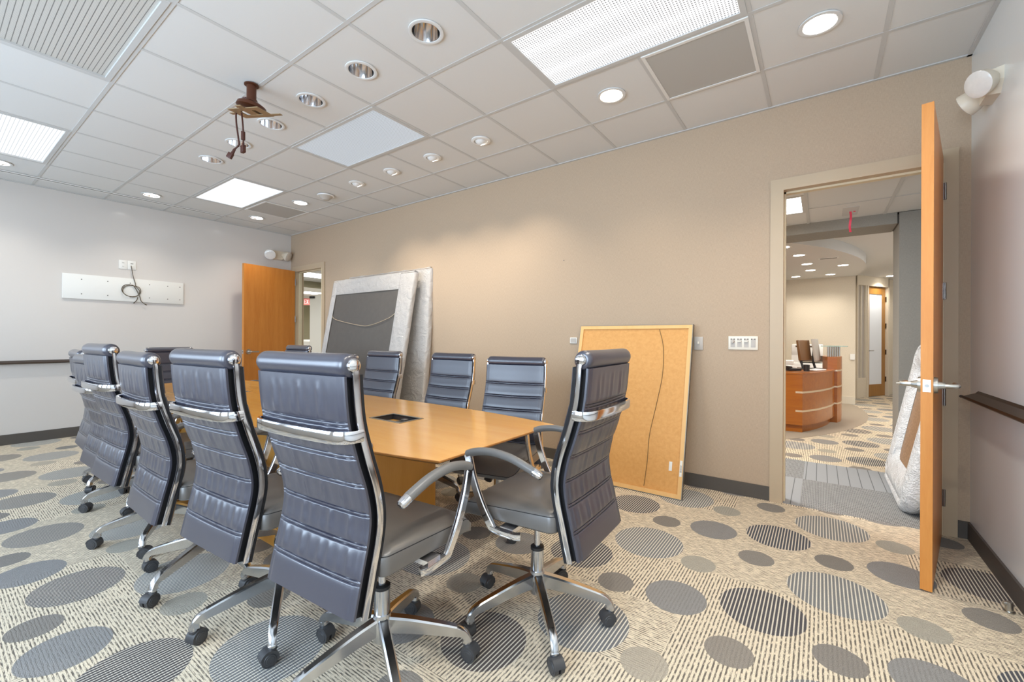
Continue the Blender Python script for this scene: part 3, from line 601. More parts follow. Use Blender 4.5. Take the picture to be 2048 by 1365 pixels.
def sh(m):
    x = LX + .03; P = [(LX + .012, -2.115, 2.16), (LX + .03, -2.112, 2.12), (x, -2.10, 2.03), (x, -2.075, 1.93)]
    c = (-2.112, 1.825)
    for k in range(0, 27):
        a = math.radians(60) - k * 2 * PI / 13; r = .085 + .012 * math.sin(k * .9); P.append((LX + .034 + .004 * math.sin(k), c[0] + r * math.cos(a) * .95 - (.012 if k > 13 else 0), c[1] + r * math.sin(a)))
    P += [(x, -2.03, 1.76), (x, -2.015, 1.70), (x, -1.975, 1.66)]
    m.tube(catmull(P, 4), .0042, 8); m.tube(catmull([(x, -2.05, 1.75), (x, -2.06, 1.71), (x, -2.085, 1.675)], 4), .0045, 8); m.cyl((x, -2.085, 1.675), (x, -2.092, 1.662), .007, .006, 8)
    m.cyl((x, -1.975, 1.66), (x, -1.955, 1.65), .007, .006, 8)
tag(one(sh, 'coiled_cable', MT['cable']), 'loose brown cable hanging in a loop in front of the white wall panel', 'cable')
t = empty('mounting_panel', (LX, -2.145, 1.838)); tag(t, 'long white screwed panel on the left wall behind the cable loop', 'wall panel')
m = MB(); m.box(0, .02, -.604, .604, -.152, .152, bev=.002); m.obj('board', MT['white2'], t)
for y in (-.44, -.20, .02, .22, .42, .56):
    for z in (-.09, .09):
        m = MB(); m.cyl((.02, y, z), (.0215, y, z), .006, None, 10); m.obj('screw', MT['slot'], t)
# marker rails
def rail(side):
    m = MB()
    if side == 'l':
        sec = [(LX, .945), (LX + .05, .925), (LX + .055, .915), (LX + .05, .908), (LX, .915)]; y0, y1 = FY, -2.48
    else:
        sec = [(0, .925), (-.012, .912), (-.062, .892), (-.072, .898), (-.074, .886), (-.066, .878), (-.02, .885), (0, .895)]; y0, y1 = FY, -.16
    n = len(sec); vs = [(x, y, z) for y in (y0, y1) for x, z in sec]
    m.add(vs, [tuple(range(n)), tuple(reversed(range(n, 2 * n)))] + [(k, (k + 1) % n, n + (k + 1) % n, n + k) for k in range(n)])
    if side == 'r': m.tube([(-.068, y1, .888), (-.068, y1 + .012, .888)], .009, 10)
    return m
tag(rail('l').obj('marker_rail', MT['bronze'], smooth=False), 'thin dark marker tray on the left white wall', 'marker rail', 'marker rails')
tag(rail('r').obj('marker_rail', MT['bronze'], smooth=False), 'dark bronze marker tray on the glossy right wall', 'marker rail', 'marker rails')
# emergency light units
def emergency(loc, rz, s_, label):
    t = empty('emergency_light', loc, rz); tag(t, label, 'emergency light', 'twin head emergency lights')   # local +x out of the wall, y along the wall
    m = MB(); poly = [(-.12, .055), (.12, .055), (.12, -.01), (.07, -.065), (-.07, -.065), (-.12, -.01)]
    vs = [(0, y * s_, z * s_) for y, z in poly] + [(.05 * s_, y * s_ * .86, z * s_ * .9) for y, z in poly]; n = 6
    m.add(vs, [tuple(range(n)), tuple(range(n, 2 * n))] + [(k, (k + 1) % n, n + (k + 1) % n, n + k) for k in range(n)]); m.obj('housing', MT['emerg'], t, smooth=False)
    for sg in (-1, 1):
        m = MB(); T = Matrix.Translation((.07 * s_, sg * .105 * s_, (-.005 if sg > 0 else -.01) * s_)) @ Matrix.Rotation(sg * .6, 4, 'Z') @ Matrix.Rotation(math.radians(112), 4, 'Y') @ Matrix.Rotation(PI / 4, 4, 'Z')
        m.lathe([(.018 * s_, -.055 * s_), (.040 * s_, -.045 * s_), (.060 * s_, -.01 * s_), (.066 * s_, .03 * s_)], n=4 * 6, T=T, mat=MT['emerg'])
        m.lathe([(.066 * s_, .03 * s_), (.060 * s_, .034 * s_), (.03 * s_, .037 * s_), (0, .038 * s_)], n=24, T=T, mat=MT['lensp'])
        m.obj('lamp_head', None, t)
emergency((0, -.46, 2.56), PI, 1.0, 'ivory two headed emergency light on the right wall above the door')
emergency((LX, -.25, 2.60), 0, 1.25, 'white two headed emergency light above the far left door')
def sh(m): m.cyl((0, 0, 0), (0, 0, .045), .014, .012, 18); m.cyl((0, 0, .0), (0, 0, .004), .02, None, 18); m.cyl((-.006, 0, .036), (-.02, -.004, .036), .010, .008, 12)
o = one(sh, 'door_stop', MT['satin']); o.location = (-.055, -.905, 0); tag(o, 'small metal door stop on the carpet near the right wall', 'door stop')
m = MB(); m.cyl((0, 0, 0), (0, -.012, 0), .003, .004, 8); o = m.obj('nail', MT['steel']); o.location = (-2.831, 0, 2.003); tag(o, 'small nail in the middle of the beige wall', 'nail')

# ------------------------------------------------------------------ conference table
TX0, TX1, TY = -6.28, -1.965, -2.127
def halfw(x):
    c = (TX0 + TX1) / 2; a = (TX1 - TX0) / 2; u = (x - c) / a
    return .449 + .130 * (1 - u ** 4) if abs(u) < 1 else .449
def outline(inset):
    N_ = 40; xs = [TX0 + inset + (TX1 - TX0 - 2 * inset) * k / N_ for k in range(N_ + 1)]
    top = [(x, TY + halfw(x) - inset) for x in xs]; bot = [(x, TY - halfw(x) + inset) for x in reversed(xs)]
    return bot[::-1] + top[::-1]
TB = empty('conference_table', (-4.1, TY, 0)); tag(TB, 'long boat shaped orange maple conference table with thin edge', 'table')
TBi = Matrix.Translation((4.1, -TY, 0))
m = MB(); rings = [(.055, .706), (.004, .728), (0, .731), (0, .736), (.002, .738)]
vs = []; n = len(outline(0))
for ins, z in rings: vs += [TBi @ Vector((x, y, z)) for x, y in outline(ins)]
# power box openings cut out of the flat top
BOX = [(-2.82, -2.09), (-5.0, -2.14)]; bhx, bhy = .140, .092
m.add(vs, [(r * n + k, r * n + (k + 1) % n, (r + 1) * n + (k + 1) % n, (r + 1) * n + k) for r in range(len(rings) - 1) for k in range(n)], MT['tableedge'])
m.add(vs[:n], [tuple(range(n))], MT['tableedge'])
topo = outline(.002); N_ = 41; bot = topo[:N_]; tp = topo[N_:][::-1]
cuts = sorted([b[0] + s_ * bhx for b in BOX for s_ in (-1, 1)])
xs = sorted(set([round(p[0], 4) for p in bot] + [round(c, 4) for c in cuts]))
def yb(x, s_): return TY + s_ * (halfw(x) - .002)
xs = [xs[0]] + [x for x in xs[1:-1]] + [xs[-1]]
for a, b_ in zip(xs[:-1], xs[1:]):
    bx = [q for q in BOX if q[0] - bhx - 1e-3 <= a and b_ <= q[0] + bhx + 1e-3]
    segs = [(None, None)] if not bx else [(None, bx[0][1] - bhy), (bx[0][1] + bhy, None)]
    for lo, hi in segs:
        P = [(a, yb(a, -1) if lo is None else lo, .738), (b_, yb(b_, -1) if lo is None else lo, .738), (b_, yb(b_, 1) if hi is None else hi, .738), (a, yb(a, 1) if hi is None else hi, .738)]
        m.add([TBi @ Vector(p) for p in P], [(0, 1, 2, 3)], MT['table'])
m.obj('tabletop', None, TB, smooth=False)
for bx0, bx1, nm in ((-3.9, -2.87, 'pedestal'), (-5.4, -4.4, 'pedestal')):
    q = MB(); x0, x1, y0, y1, r = bx0, bx1, TY - .43, TY + .43, .03; poly = []
    for cx, cy, a0 in ((x1 - r, y1 - r, 0), (x0 + r, y1 - r, 90), (x0 + r, y0 + r, 180), (x1 - r, y0 + r, 270)):
        for k in range(6): a = math.radians(a0 + k * 18); poly.append((cx + r * math.cos(a) + 4.1, cy + r * math.sin(a) - TY))
    q.prism(poly, .0, .707); q.obj(nm, MT['tablebase'], TB)
for k, (bx, by) in enumerate(BOX):
    t = empty('table_power_box', (bx, by, .738)); tag(t, ('open recessed power box in the near end of the tabletop', 'far power box in the tabletop, seen as a dark sliver')[k], 'power box', 'tabletop power boxes')
    q = MB(); fw = .014; q.box(-bhx, bhx, -bhy, -bhy + fw, -.004, .003); q.box(-bhx, bhx, bhy - fw, bhy, -.004, .003); q.box(-bhx, -bhx + fw, -bhy + fw, bhy - fw, -.004, .003); q.box(bhx - fw, bhx, -bhy + fw, bhy - fw, -.004, .003); q.obj('rim', MT['alframe'], t, smooth=False)
    q = MB(); a, b_ = bhx - fw, bhy - fw
    q.box(-a - .003, -a, -b_, b_, -.06, 0, MT['black']); q.box(a, a + .003, -b_, b_, -.06, 0, MT['black']); q.box(-a, a, -b_ - .003, -b_, -.06, 0, MT['black']); q.box(-a, a, b_, b_ + .003, -.06, 0, MT['black']); q.box(-a, a, -b_, b_, -.063, -.06, MT['steel'])
    q.box(-.01, a, .0, b_, -.06, -.018, MT['slot']); q.obj('well', None, t, smooth=False)
    q = MB(); q.box(-.06, .05, -b_ + .012, -.012, -.058, -.014, MT['alframe'])
    for x in (-.04, -.005): q.box(x - .009, x + .009, -b_ + .025, -.03, -.0142, -.0125, MT['slot'])
    q.box(.03, .065, .01, .04, -.02, -.004, MT['steel']); q.obj('sockets', None, t, smooth=False)

# ------------------------------------------------------------------ swivel chair (facing +y, hub at the origin)
PROF = [(-.270, .408), (-.244, .52), (-.220, .622), (-.214, .695), (-.229, .78), (-.259, .872), (-.288, .975), (-.299, 1.06), (-.303, 1.118)]
curve = catmull([(0, y, z) for y, z in PROF], 12)
def interp_curve(n):
    L = [0]
    for a, b_ in zip(curve[:-1], curve[1:]): L.append(L[-1] + (b_ - a).length)
    out = []
    for k in range(n):
        s_ = L[-1] * k / (n - 1); i = 0
        while i < len(L) - 2 and L[i + 1] < s_: i += 1
        u = (s_ - L[i]) / (L[i + 1] - L[i]); out.append(curve[i].lerp(curve[i + 1], u))
    return out
SE = [.505, .60, .70, .80, .89, .985]
def curve_at_z(z):
    for a, b_ in zip(curve[:-1], curve[1:]):
        if a.z <= z <= b_.z: return a.lerp(b_, (z - a.z) / max(1e-9, b_.z - a.z))
    return curve[0].copy() if z < curve[0].z else curve[-1].copy()
ZS = set(round(curve[0].z + (curve[-1].z - curve[0].z) * k / 64, 4) for k in range(65))
for s0 in SE:
    for d in (-.013, -.0105, -.009, -.0075, -.006, -.0045, -.003, -.0015, 0, .0015, .003, .0045, .006, .0075, .009, .0105, .013): ZS.add(round(s0 - .003 + d, 4))
ZS = sorted(ZS); ZS = [z for k, z in enumerate(ZS) if k == 0 or z - ZS[k - 1] > .0006]
def pad_mesh(m, off, th, mat, wr, face):
    """off = offset of the mid plane along the outward normal (+ = to the back); face=+1 puffed on the back side, -1 on the front side"""
    rows = [curve_at_z(z) for z in ZS]; K = len(rows); nx = 56; hw = .2205 if face > 0 else .231; V = []; rng = random.Random(3)
    ph = [rng.uniform(0, 6.28) for _ in range(8)]
    for r, p in enumerate(rows):
        d = (curve_at_z(p.z + .01) - curve_at_z(p.z - .01)).normalized(); nrm = Vector((0, d.z, -d.y)) * -1     # pointing to -y (back)
        for c in range(nx + 1):
            u = -1 + 2 * c / nx; x = u * hw; e = (1 - abs(u) ** 10) ** .5 if abs(u) < 1 else 0
            zz = p.z + (.004 * (1 - u * u) - .003)
            g_ = 0; near = 9; ab = -1
            for q_, s_ in enumerate(SE):
                q = zz - s_ + .003; near = min(near, abs(q)); g_ = max(g_, math.exp(-((abs(q) - .0055) / .0019) ** 2)); ab = q_ if q > 0 else ab
            side = math.exp(-((abs(u) - .93) / .012) ** 2)
            puff = .0030 * min(1, near / .02)
            wk = 0
            if wr and zz < 1.09 and .50 < zz:
                a = (1 - min(1, max(0, (abs(u) - .7) / .2))); up = min(1, near / .08)
                s1 = math.sin(u * 30 + ab * 2.1 + ph[0] + zz * 6); s2 = math.sin(u * 13 + ab * 1.3 + ph[1] - zz * 8)
                wk = .0044 * a * (1 - .5 * up) * max(-.3, s1 * (.6 + .5 * s2)) * min(1, max(0, near - .008) / .02)
            h = th / 2 * (0.25 + .75 * e) + puff * e - .0062 * g_ * e - .003 * side + wk
            V.append(p + nrm * (off + face * h) + Vector((x, 0, 0)))
        for c in range(nx + 1):
            u = -1 + 2 * c / nx; x = u * hw; V.append(p + nrm * (off - face * th / 2) + Vector((x, 0, 0)))
    W_ = 2 * (nx + 1); F = []
    for r in range(K - 1):
        for c in range(nx):
            a = r * W_ + c; F.append((a, a + 1, a + 1 + W_, a + W_)); a += nx + 1; F.append((a, a + W_, a + W_ + 1, a + 1))
    m.add(V, F, mat)
    E = []
    for r in range(K - 1):
        for c in (0, nx): a = r * W_ + c; E.append((a, a + W_, a + W_ + nx + 1, a + nx + 1))
    for r in (0, K - 1):
        for c in range(nx): a = r * W_ + c; E.append((a, a + 1, a + nx + 2, a + nx + 1))
    m.add(V, E, MT['edge'] if face < 0 else mat)
def build_chair():
    R = empty('office_chair')
    # backrest
    m = MB(); pad_mesh(m, -.020, .022, MT['leather'], False, -1); pad_mesh(m, .030, .012, MT['leather'], True, 1)
    rows = interp_curve(40); m.sweep(rows, [(-.208, -.026), (.208, -.026), (.208, .012), (-.208, .012)], (1, 0, 0), MT['edge'])
    # padded roll over the top tube, the back panel tucks under it
    n = 40; sec = []; cy, cz = -.312, 1.146
    for k in range(n):
        a = 2 * PI * k / n; rr = .034 + .004 * max(0, math.sin(a + 2.6)); sec.append((cy + rr * math.cos(a) * .98, cz + rr * math.sin(a)))
    vs = []; xs_ = [-.2235, -.221, -.21, -.19, -.1, 0, .1, .19, .21, .221, .2235]; sc_ = [.62, .86, 1.0, 1.02, 1, .985, 1, 1.02, 1.0, .86, .62]
    for x, s_ in zip(xs_, sc_): vs += [(x, cy + (y - cy) * s_, cz + (z - cz) * s_) for y, z in sec]
    m.add(vs, [(i * n + k, i * n + (k + 1) % n, (i + 1) * n + (k + 1) % n, (i + 1) * n + k) for i in range(len(xs_) - 1) for k in range(n)] + [tuple(range(n)), tuple(range(10 * n, 11 * n))], MT['leather'])
    b_ = m.obj('backrest', None, R, angle=50)
    # chrome side rails with round caps
    for sx in (-1, 1):
        m = MB(); x = sx * .229; rows = interp_curve(60); P = [Vector((x, p.y, p.z)) for p in rows] + [Vector((x, -.306, 1.135))]
        k = .0095; sec = [(-.005, -k), (-.002, -k - .001), (.002, -k - .001), (.005, -k), (.006, 0), (.005, k), (.002, k + .001), (-.002, k + .001), (-.005, k), (-.006, 0)]
        m.sweep(P, sec, (1, 0, 0)); m.obj('side_rail', MT['chrome'], R, angle=40)
        m = MB(); T = Matrix.Translation((x - sx * .006, -.308, 1.146)) @ Matrix.Rotation(sx * PI / 2, 4, 'Y')
        m.lathe([(.0, .014), (.012, .0135), (.019, .010), (.0215, .004), (.0215, -.004)], n=28, T=T); m.obj('end_cap', MT['chrome'], R)
    # bowed chrome handle bar across the back
    m = MB(); P = []; z0 = .945
    for x, y in ((-.232, -.280), (-.232, -.300), (-.226, -.321), (-.208, -.338), (-.17, -.348), (-.085, -.354), (0, -.356), (.085, -.354), (.17, -.348), (.208, -.338), (.226, -.321), (.232, -.300), (.232, -.280)): P.append((x, y, z0))
    P = catmull(P, 4); m.sweep(P, [(-.0175, -.004), (-.0175, .004), (-.013, .0055), (.013, .0055), (.0175, .004), (.0175, -.004), (.013, -.0055), (-.013, -.0055)], (0, 0, 1)); m.obj('back_bar', MT['chrome'], R, angle=40)
    # seat
    m = MB(); y0, y1, hx = -.215, .262, .247
    def ring(ins, z, dip=0):
        out = []; r = .07 - ins * .5
        for cx, cy, a0 in ((hx - ins - r, y1 - ins - r, 0), (-hx + ins + r, y1 - ins - r, 90), (-hx + ins + .03, y0 + ins + .03, 180), (hx - ins - .03, y0 + ins + .03, 270)):
            rr = r if a0 < 180 else .03
            for k in range(8):
                a = math.radians(a0 + k * 90 / 7); x, y = cx + rr * math.cos(a), cy + rr * math.sin(a)
                out.append((x, y, z - dip * max(0, (y - .14)) ** 1.5 * 2.2))
        return out
    lv = [(.05, .494, .3), (.008, .498, .4), (0, .506, .45), (0, .556, .8), (.003, .562, .9), (.0045, .5605, .9), (.006, .565, .95), (.016, .573, 1), (.04, .578, 1), (.09, .580, 1)]
    vs = []
    for ins, z, dip in lv: vs += ring(ins, z, dip)
    n = 32; F = [(r * n + k, r * n + (k + 1) % n, (r + 1) * n + (k + 1) % n, (r + 1) * n + k) for r in range(len(lv) - 1) for k in range(n)] + [tuple(range(n)), tuple(range((len(lv) - 1) * n, len(lv) * n))]
    m.add(vs, F, MT['seatlea']); rp = ring(.0035, .5612, .88); m.tube(rp, .0016, 6, MT['edge'], closed=True); m.obj('seat', None, R, angle=45)
    # arms
    for sx in (-1, 1):
        x = sx * .272; m = MB(); P = catmull([(sx * .272, .168, .744), (x, .146, .66), (x, .105, .565), (x, .058, .492), (x, .040, .472)], 6)
        m.sweep(P, [(-.010, -.013), (-.006, -.016), (.006, -.016), (.010, -.013), (.010, .013), (.006, .016), (-.006, .016), (-.010, .013)], (1, 0, 0))
        m.sweep([(x, .052, .474), (x, .02, .470), (x, -.06, .468), (x - sx * .01, -.078, .468)], [(-.011, -.011), (.011, -.011), (.013, 0), (.011, .011), (-.011, .011), (-.013, 0)], (1, 0, 0))
        m.box(min(x, sx * .12), max(x, sx * .12), -.05, .01, .474, .490); m.cyl((x - .012, .166, .745), (x + .012, .166, .745), .016, None, 16)
        a_ = m.obj('armrest', MT['chrome'], R, angle=40); a_['label'] = 'chrome arm post with leather pad'
        m = MB(); P = catmull([(x, .172, .748), (x, .125, .764), (x, .05, .773), (x, -.04, .763), (x, -.12, .738), (x, -.145, .728)], 6)
        m.tube(P, .0165, 14, MT['pad'], scales=[(.95, 1.05)] * len(P)); m.tube([(x, -.142, .7292), (x, -.160, .7215), (x, -.172, .716), (x, -.176, .714)], .0165, 14, MT['chrome'], scales=[1.04, 1.04, .9, .5])
        m.obj('arm_pad', None, a_)
    # mechanism
    m = MB(); m.box(-.09, .09, -.10, .11, .452, .494, bev=.008); m.cyl((0, .005, .44), (0, .005, .46), .045, .06, 20); m.obj('tilt_mechanism', MT['black'], R)
    m = MB(); m.cyl((0, .10, .455), (0, .15, .41), .030, .026, 20); m.obj('tension_knob', MT['black'], R)
    m = MB(); m.tube([(.08, .03, .46), (.17, .05, .452), (.21, .055, .45)], .006, 8); m.box(.20, .265, .035, .075, .443, .453, bev=.003); m.obj('height_lever', MT['black'], R)
    # lift
    m = MB(); m.cyl((0, 0, .27), (0, 0, .455), .0135, None, 20); m.obj('gas_spring', MT['chrome'], R)
    m = MB(); m.lathe([(.0, .20), (.027, .20), (.029, .225), (.0285, .30)], n=28, mat=MT['alu']); m.lathe([(.0295, .296), (.0295, .308), (.014, .311)], n=28, mat=MT['black']); m.obj('column', None, R)
    m = MB(); m.lathe([(.0, .105), (.030, .105), (.036, .13), (.037, .178), (.033, .19), (.031, .205), (.02, .206)], n=30); m.obj('base_hub', MT['alu'], R)
    # five legs
    for k in range(5):
        a = k * 2 * PI / 5
        m = MB(); P = catmull([(.024, 0, .163), (.10, 0, .152), (.20, 0, .130), (.268, 0, .114), (.296, 0, .104), (.312, 0, .088), (.316, 0, .070)], 5)
        L_ = len(P); sc = []
        for i in range(L_):
            u = i / (L_ - 1); sc.append((1.0 - .35 * u if u < .8 else .72 + (u - .8) * .4, 1.0 - .55 * min(1, u / .72) if u < .9 else .5 + (u - .9) * .9))
        m.sweep(P, [(-.019, .024), (-.013, .031), (.013, .031), (.019, .024), (.016, -.030), (.010, -.034), (-.010, -.034), (-.016, -.030)], (0, 1, 0), None, [(s_[0], s_[1]) for s_ in sc])
        m.cyl((.316, 0, .076), (.316, 0, .060), .0145, .0155, 16)
        lg = m.obj('leg', MT['alu'], R, rot=(0, 0, a), angle=40)
        m = MB(); ox = .316; m.cyl((ox, 0, .062), (ox, 0, .054), .016, .017, 18)
        # hood and twin wheels, trailing sideways
        for sgn in (-1, 1):
            m.cyl((ox + sgn * .005, .014, .0285), (ox + sgn * .021, .014, .0285), .0285, None, 26); m.cyl((ox + sgn * .0205, .014, .0285), (ox + sgn * .0235, .014, .0285), .022, .020, 24); m.cyl((ox + sgn * .0235, .014, .0285), (ox + sgn * .0245, .014, .0285), .0145, .0135, 20)
        P2 = []
        for q in range(11):
            t_ = math.radians(200 - q * 19); P2.append((ox, .014 + .0305 * math.cos(t_), .0285 + .0305 * math.sin(t_)))
        m.sweep(P2, [(-.022, -.002), (.022, -.002), (.022, .002), (-.022, .002)], (1, 0, 0)); m.box(ox - .012, ox + .012, -.004, .026, .045, .060, bev=.003)
        m.obj('caster', MT['caster'], lg)
    return R
proto = build_chair()
UP = {'backrest', 'side_rail', 'end_cap', 'back_bar', 'seat', 'armrest', 'tilt_mechanism', 'tension_knob', 'height_lever'}
G1 = 'office chairs around the conference table'
# hub x, hub y, facing deg, base phase deg (world), lift offset, label
CH = [(-1.760, -2.178, 182, 26, 0, 'office chair at the right head of the table, its brown-grey back toward the leaning board'),
      (-2.066, -2.768, 94.1, 44, -.002, 'nearest and largest blue-lit leather office chair, back to the camera, left of the head chair'),
      (-2.684, -2.828, 93.9, 40, -.003, 'blue-lit leather office chair second nearest in the near row, just left of the largest'),
      (-3.350, -2.860, 89.4, 7, -.027, 'blue-lit leather office chair third from the camera in the near row'),
      (-4.045, -2.863, 91.6, 36.6, .004, 'blue-lit leather office chair fourth in the near row, taller than its neighbours'),
      (-4.860, -2.780, 91, 44.8, -.082, 'low office chair fifth in the near row, half hidden behind the tall one'),
      (-5.510, -2.715, 87.5, 12, -.062, 'farthest office chair of the near row, leftmost against the white wall'),
      (-6.700, -2.020, 0, 20, -.08, 'brown looking office chair at the far head of the table against the white wall'),
      (-5.640, -1.500, -88, 10, -.048, 'grey office chair in front of the far left doorway'),
      (-4.870, -1.420, -88, 30, -.13, 'office chair showing only its top, before the dark cloth of the wrapped picture'),
      (-4.180, -1.420, -87, 50, -.085, 'far side office chair in front of the right edge of the wrapped pictures'),
      (-3.270, -1.420, -88, 5, -.085, 'far side office chair before the plain beige wall, second from the right'),
      (-2.500, -1.500, -78, 33, -.093, 'rightmost office chair on the far side, at the table corner')]
for k, (x, y, ang, ph, up, label) in enumerate(CH):
    c = proto if k == 0 else copy_tree(proto)
    c.location = (x, y, 0); rz = math.radians(ang - 90); c.rotation_euler = (0, 0, rz); tag(c, label, 'chair', G1)
    li = 0; rnd = random.Random(k * 5 + 1)
    for ch in c.children:
        b_ = ch.name.split('.')[0]
        if b_ in UP: ch.location = (0, 0, up)
        elif b_ == 'gas_spring': ch.location = (0, 0, up * .9)
        elif b_ == 'leg':
            ch.rotation_euler = (0, 0, math.radians(ph) - rz + li * 2 * PI / 5); li += 1
            for q in ch.children:
                a = rnd.uniform(-1.6, 1.6) + (PI if rnd.random() > .5 else 0)
                q.matrix_local = Matrix.Translation((.316, 0, 0)) @ Matrix.Rotation(a, 4, 'Z') @ Matrix.Translation((-.316, 0, 0))

# ------------------------------------------------------------------ hardboard panel leaning on the beige wall
def lean(x0, x1, yb_, yt, L_):
    """matrix: local x along the wall, local z up the board, local y normal (towards the wall)"""
    dy = yt - yb_; dz = math.sqrt(L_ * L_ - dy * dy); a = math.atan2(dy, dz)
    return Matrix.Translation((x0, yb_, 0)) @ Matrix.Rotation(-a, 4, 'X')
t = empty('leaning_board'); tag(t, 'orange hardboard back of a framed picture leaning against the beige wall', 'framed picture')
bL, bW = 1.385, 1.018
t.matrix_world = lean(-2.612, -1.594, -.395, -.048, bL)
fz = .035
m = MB(); m.box(0, bW, .002, .010, .0, bL); m.box(0.0, .004, -.012, .022, 0, bL); m.box(bW - .004, bW, -.018, .022, 0, bL); m.box(0, bW, -.014, .022, 0, .004); m.box(0, bW, -.014, .022, bL - .004, bL); m.obj('metal_edge', MT['alframe'], t, smooth=False)
m = MB(); m.box(.004, fz, -.012, .002, .004, bL - .004); m.box(bW - fz, bW - .004, -.012, .002, .004, bL - .004); m.box(fz, bW - fz, -.012, .002, .004, fz); m.box(fz, bW - fz, -.012, .002, bL - fz, bL - .004); m.obj('wood_frame', MT['hfr'], t, smooth=False)
m = MB(); m.box(fz, bW - fz, -.001, .002, fz, bL - fz); m.obj('hardboard_panel', MT['hard'], t, smooth=False)
m = MB(); m.tube(catmull([(.745, -.006, bL - .04), (.79, -.006, bL - .2), (.800, -.006, .95), (.77, -.006, .70), (.735, -.006, .45), (.735, -.006, .25), (.725, -.008, .05)], 6), .0022, 6); m.obj('hanging_wire', MT['wire'], t)
m = MB(); m.box(.905, .928, -.002, -.0012, .20, .27, MT['white2']); q = m.obj('paper_label', None, t, smooth=False); q['label'] = 'small torn white paper label'
m = MB(); m.box(bW - .030, bW - .012, -.0135, -.012, .17, .29, MT['white2'])
for k in range(7): m.box(bW - .028, bW - .014, -.0138, -.0134, .20 + k * .008, .203 + k * .008, MT['slot'])
q = m.obj('barcode_label', None, t, smooth=False); q['label'] = 'white barcode label on the frame'

# ------------------------------------------------------------------ two plastic wrapped pictures leaning in the far left part of the wall
def wrapped(name, x0, yb_, yt, W_, L_, T_, label, dark):
    t = empty(name); tag(t, label, 'wrapped picture', 'plastic wrapped pictures'); t.matrix_world = lean(x0, x0 + W_, yb_, yt, L_)
    rng = random.Random(int(W_ * 100)); nx, nz = 26, 44
    m = MB(); m.box(.03, W_ - .03, .012, T_ - .01, .02, L_ - .02, bev=.004); m.obj('picture_frame', MT['alframe'] if dark else MT['white2'], t)
    if dark: 
        m = MB(); bx0, bx1, bz1 = .10, W_ - .24, L_ - .20; V = []
        for r in range(31):
            for c in range(21):
                u, v = c / 20, r / 30; V.append((bx0 + (bx1 - bx0) * u, .006 - .004 * math.sin(u * 7 + v * 3) * math.sin(v * 5), .04 + (bz1 - .04) * v))
        m.add(V, [(r * 21 + c, r * 21 + c + 1, r * 21 + c + 22, r * 21 + c + 21) for r in range(30) for c in range(20)]); m.obj('dust_cover', MT['cloth'], t)
        m = MB(); cz = L_ - .60; P = [(bx0 + .0, -.004, cz + .09), (bx0 + .12, -.006, cz + .03), (bx0 + (bx1 - bx0) * .5, -.007, cz - .06), (bx0 + (bx1 - bx0) * .68, -.007, cz - .06), (bx1 - .12, -.006, cz + .02), (bx1, -.004, cz + .08)]
        m.tube(catmull(P, 6), .0035, 6); m.obj('hanging_cord', MT['copper'], t)
    # wrapping: puffy open sheet around the front margin, sides and top
    def cover(m, x_0, x_1, z_0, z_1, y, amp, mat, nx=14, nz=30):
        V = []
        for r in range(nz + 1):
            for c in range(nx + 1):
                u, v = c / nx, r / nz; e = math.sin(PI * u) ** .5 * math.sin(PI * v) ** .5 if 0 < u < 1 and 0 < v < 1 else 0
                V.append((x_0 + (x_1 - x_0) * u, y - amp * e - .006 * e * math.sin(u * 9 + v * 23 + x_0 * 7) * math.sin(v * 31 + u * 5), z_0 + (z_1 - z_0) * v))
        m.add(V, [(r * (nx + 1) + c, r * (nx + 1) + c + 1, (r + 1) * (nx + 1) + c + 1, (r + 1) * (nx + 1) + c) for r in range(nz) for c in range(nx)], mat)
    m = MB(); 
    if dark:
        cover(m, -.01, .10, 0, L_, -.004, .012, MT['wrap'], 10, 40); cover(m, W_ - .24, W_ + .012, 0, L_, -.004, .016, MT['wrap'], 14, 40); cover(m, .10, W_ - .24, L_ - .20, L_ + .01, -.006, .014, MT['wrap'], 26, 10)
        cover(m, .08, W_ - .2, 0.0, L_ - .18, -.018, .004, MT['wrap2'], 10, 20) if False else None
    else: cover(m, -.01, W_ + .012, 0, L_, -.004, .02, MT['wrap'], 26, 40)
    # sides and top as soft rounded edges
    def edgeband(m, a, b_, nrm):
        a = Vector(a); b_ = Vector(b_); nrm = Vector(nrm); V = []; K = 36
        for r in range(K + 1):
            p = a.lerp(b_, r / K)
            for c in range(9):
                t_ = PI * c / 8; w_ = .012 + .006 * math.sin(r * 1.3) * math.sin(c) + .004 * math.sin(r * .37)
                V.append(p + nrm * math.sin(t_) * (w_ + .010) + Vector((0, (1 - math.cos(t_)) / 2 * (T_ + .012) - .006, 0)))
        m.add(V, [(r * 9 + c, r * 9 + c + 1, (r + 1) * 9 + c + 1, (r + 1) * 9 + c) for r in range(K) for c in range(8)], MT['wrap'])
    edgeband(m, (-.01, 0, 0), (-.01, 0, L_), (-1, 0, 0)); edgeband(m, (W_ + .01, 0, 0), (W_ + .01, 0, L_), (1, 0, 0)); edgeband(m, (-.01, 0, L_ + .005), (W_ + .01, 0, L_ + .005), (0, 0, 1))
    m.obj('plastic_wrap', None, t, angle=80); return t
wrapped('wrapped_picture', -6.42, -.185, -.018, 1.70, 2.10, .075, 'larger plastic wrapped picture standing right behind the other against the wall', False)
wrapped('wrapped_picture', -6.56, -.56, -.175, 1.72, 2.07, .06, 'front plastic wrapped picture with dark cloth back and a sagging cord', True)

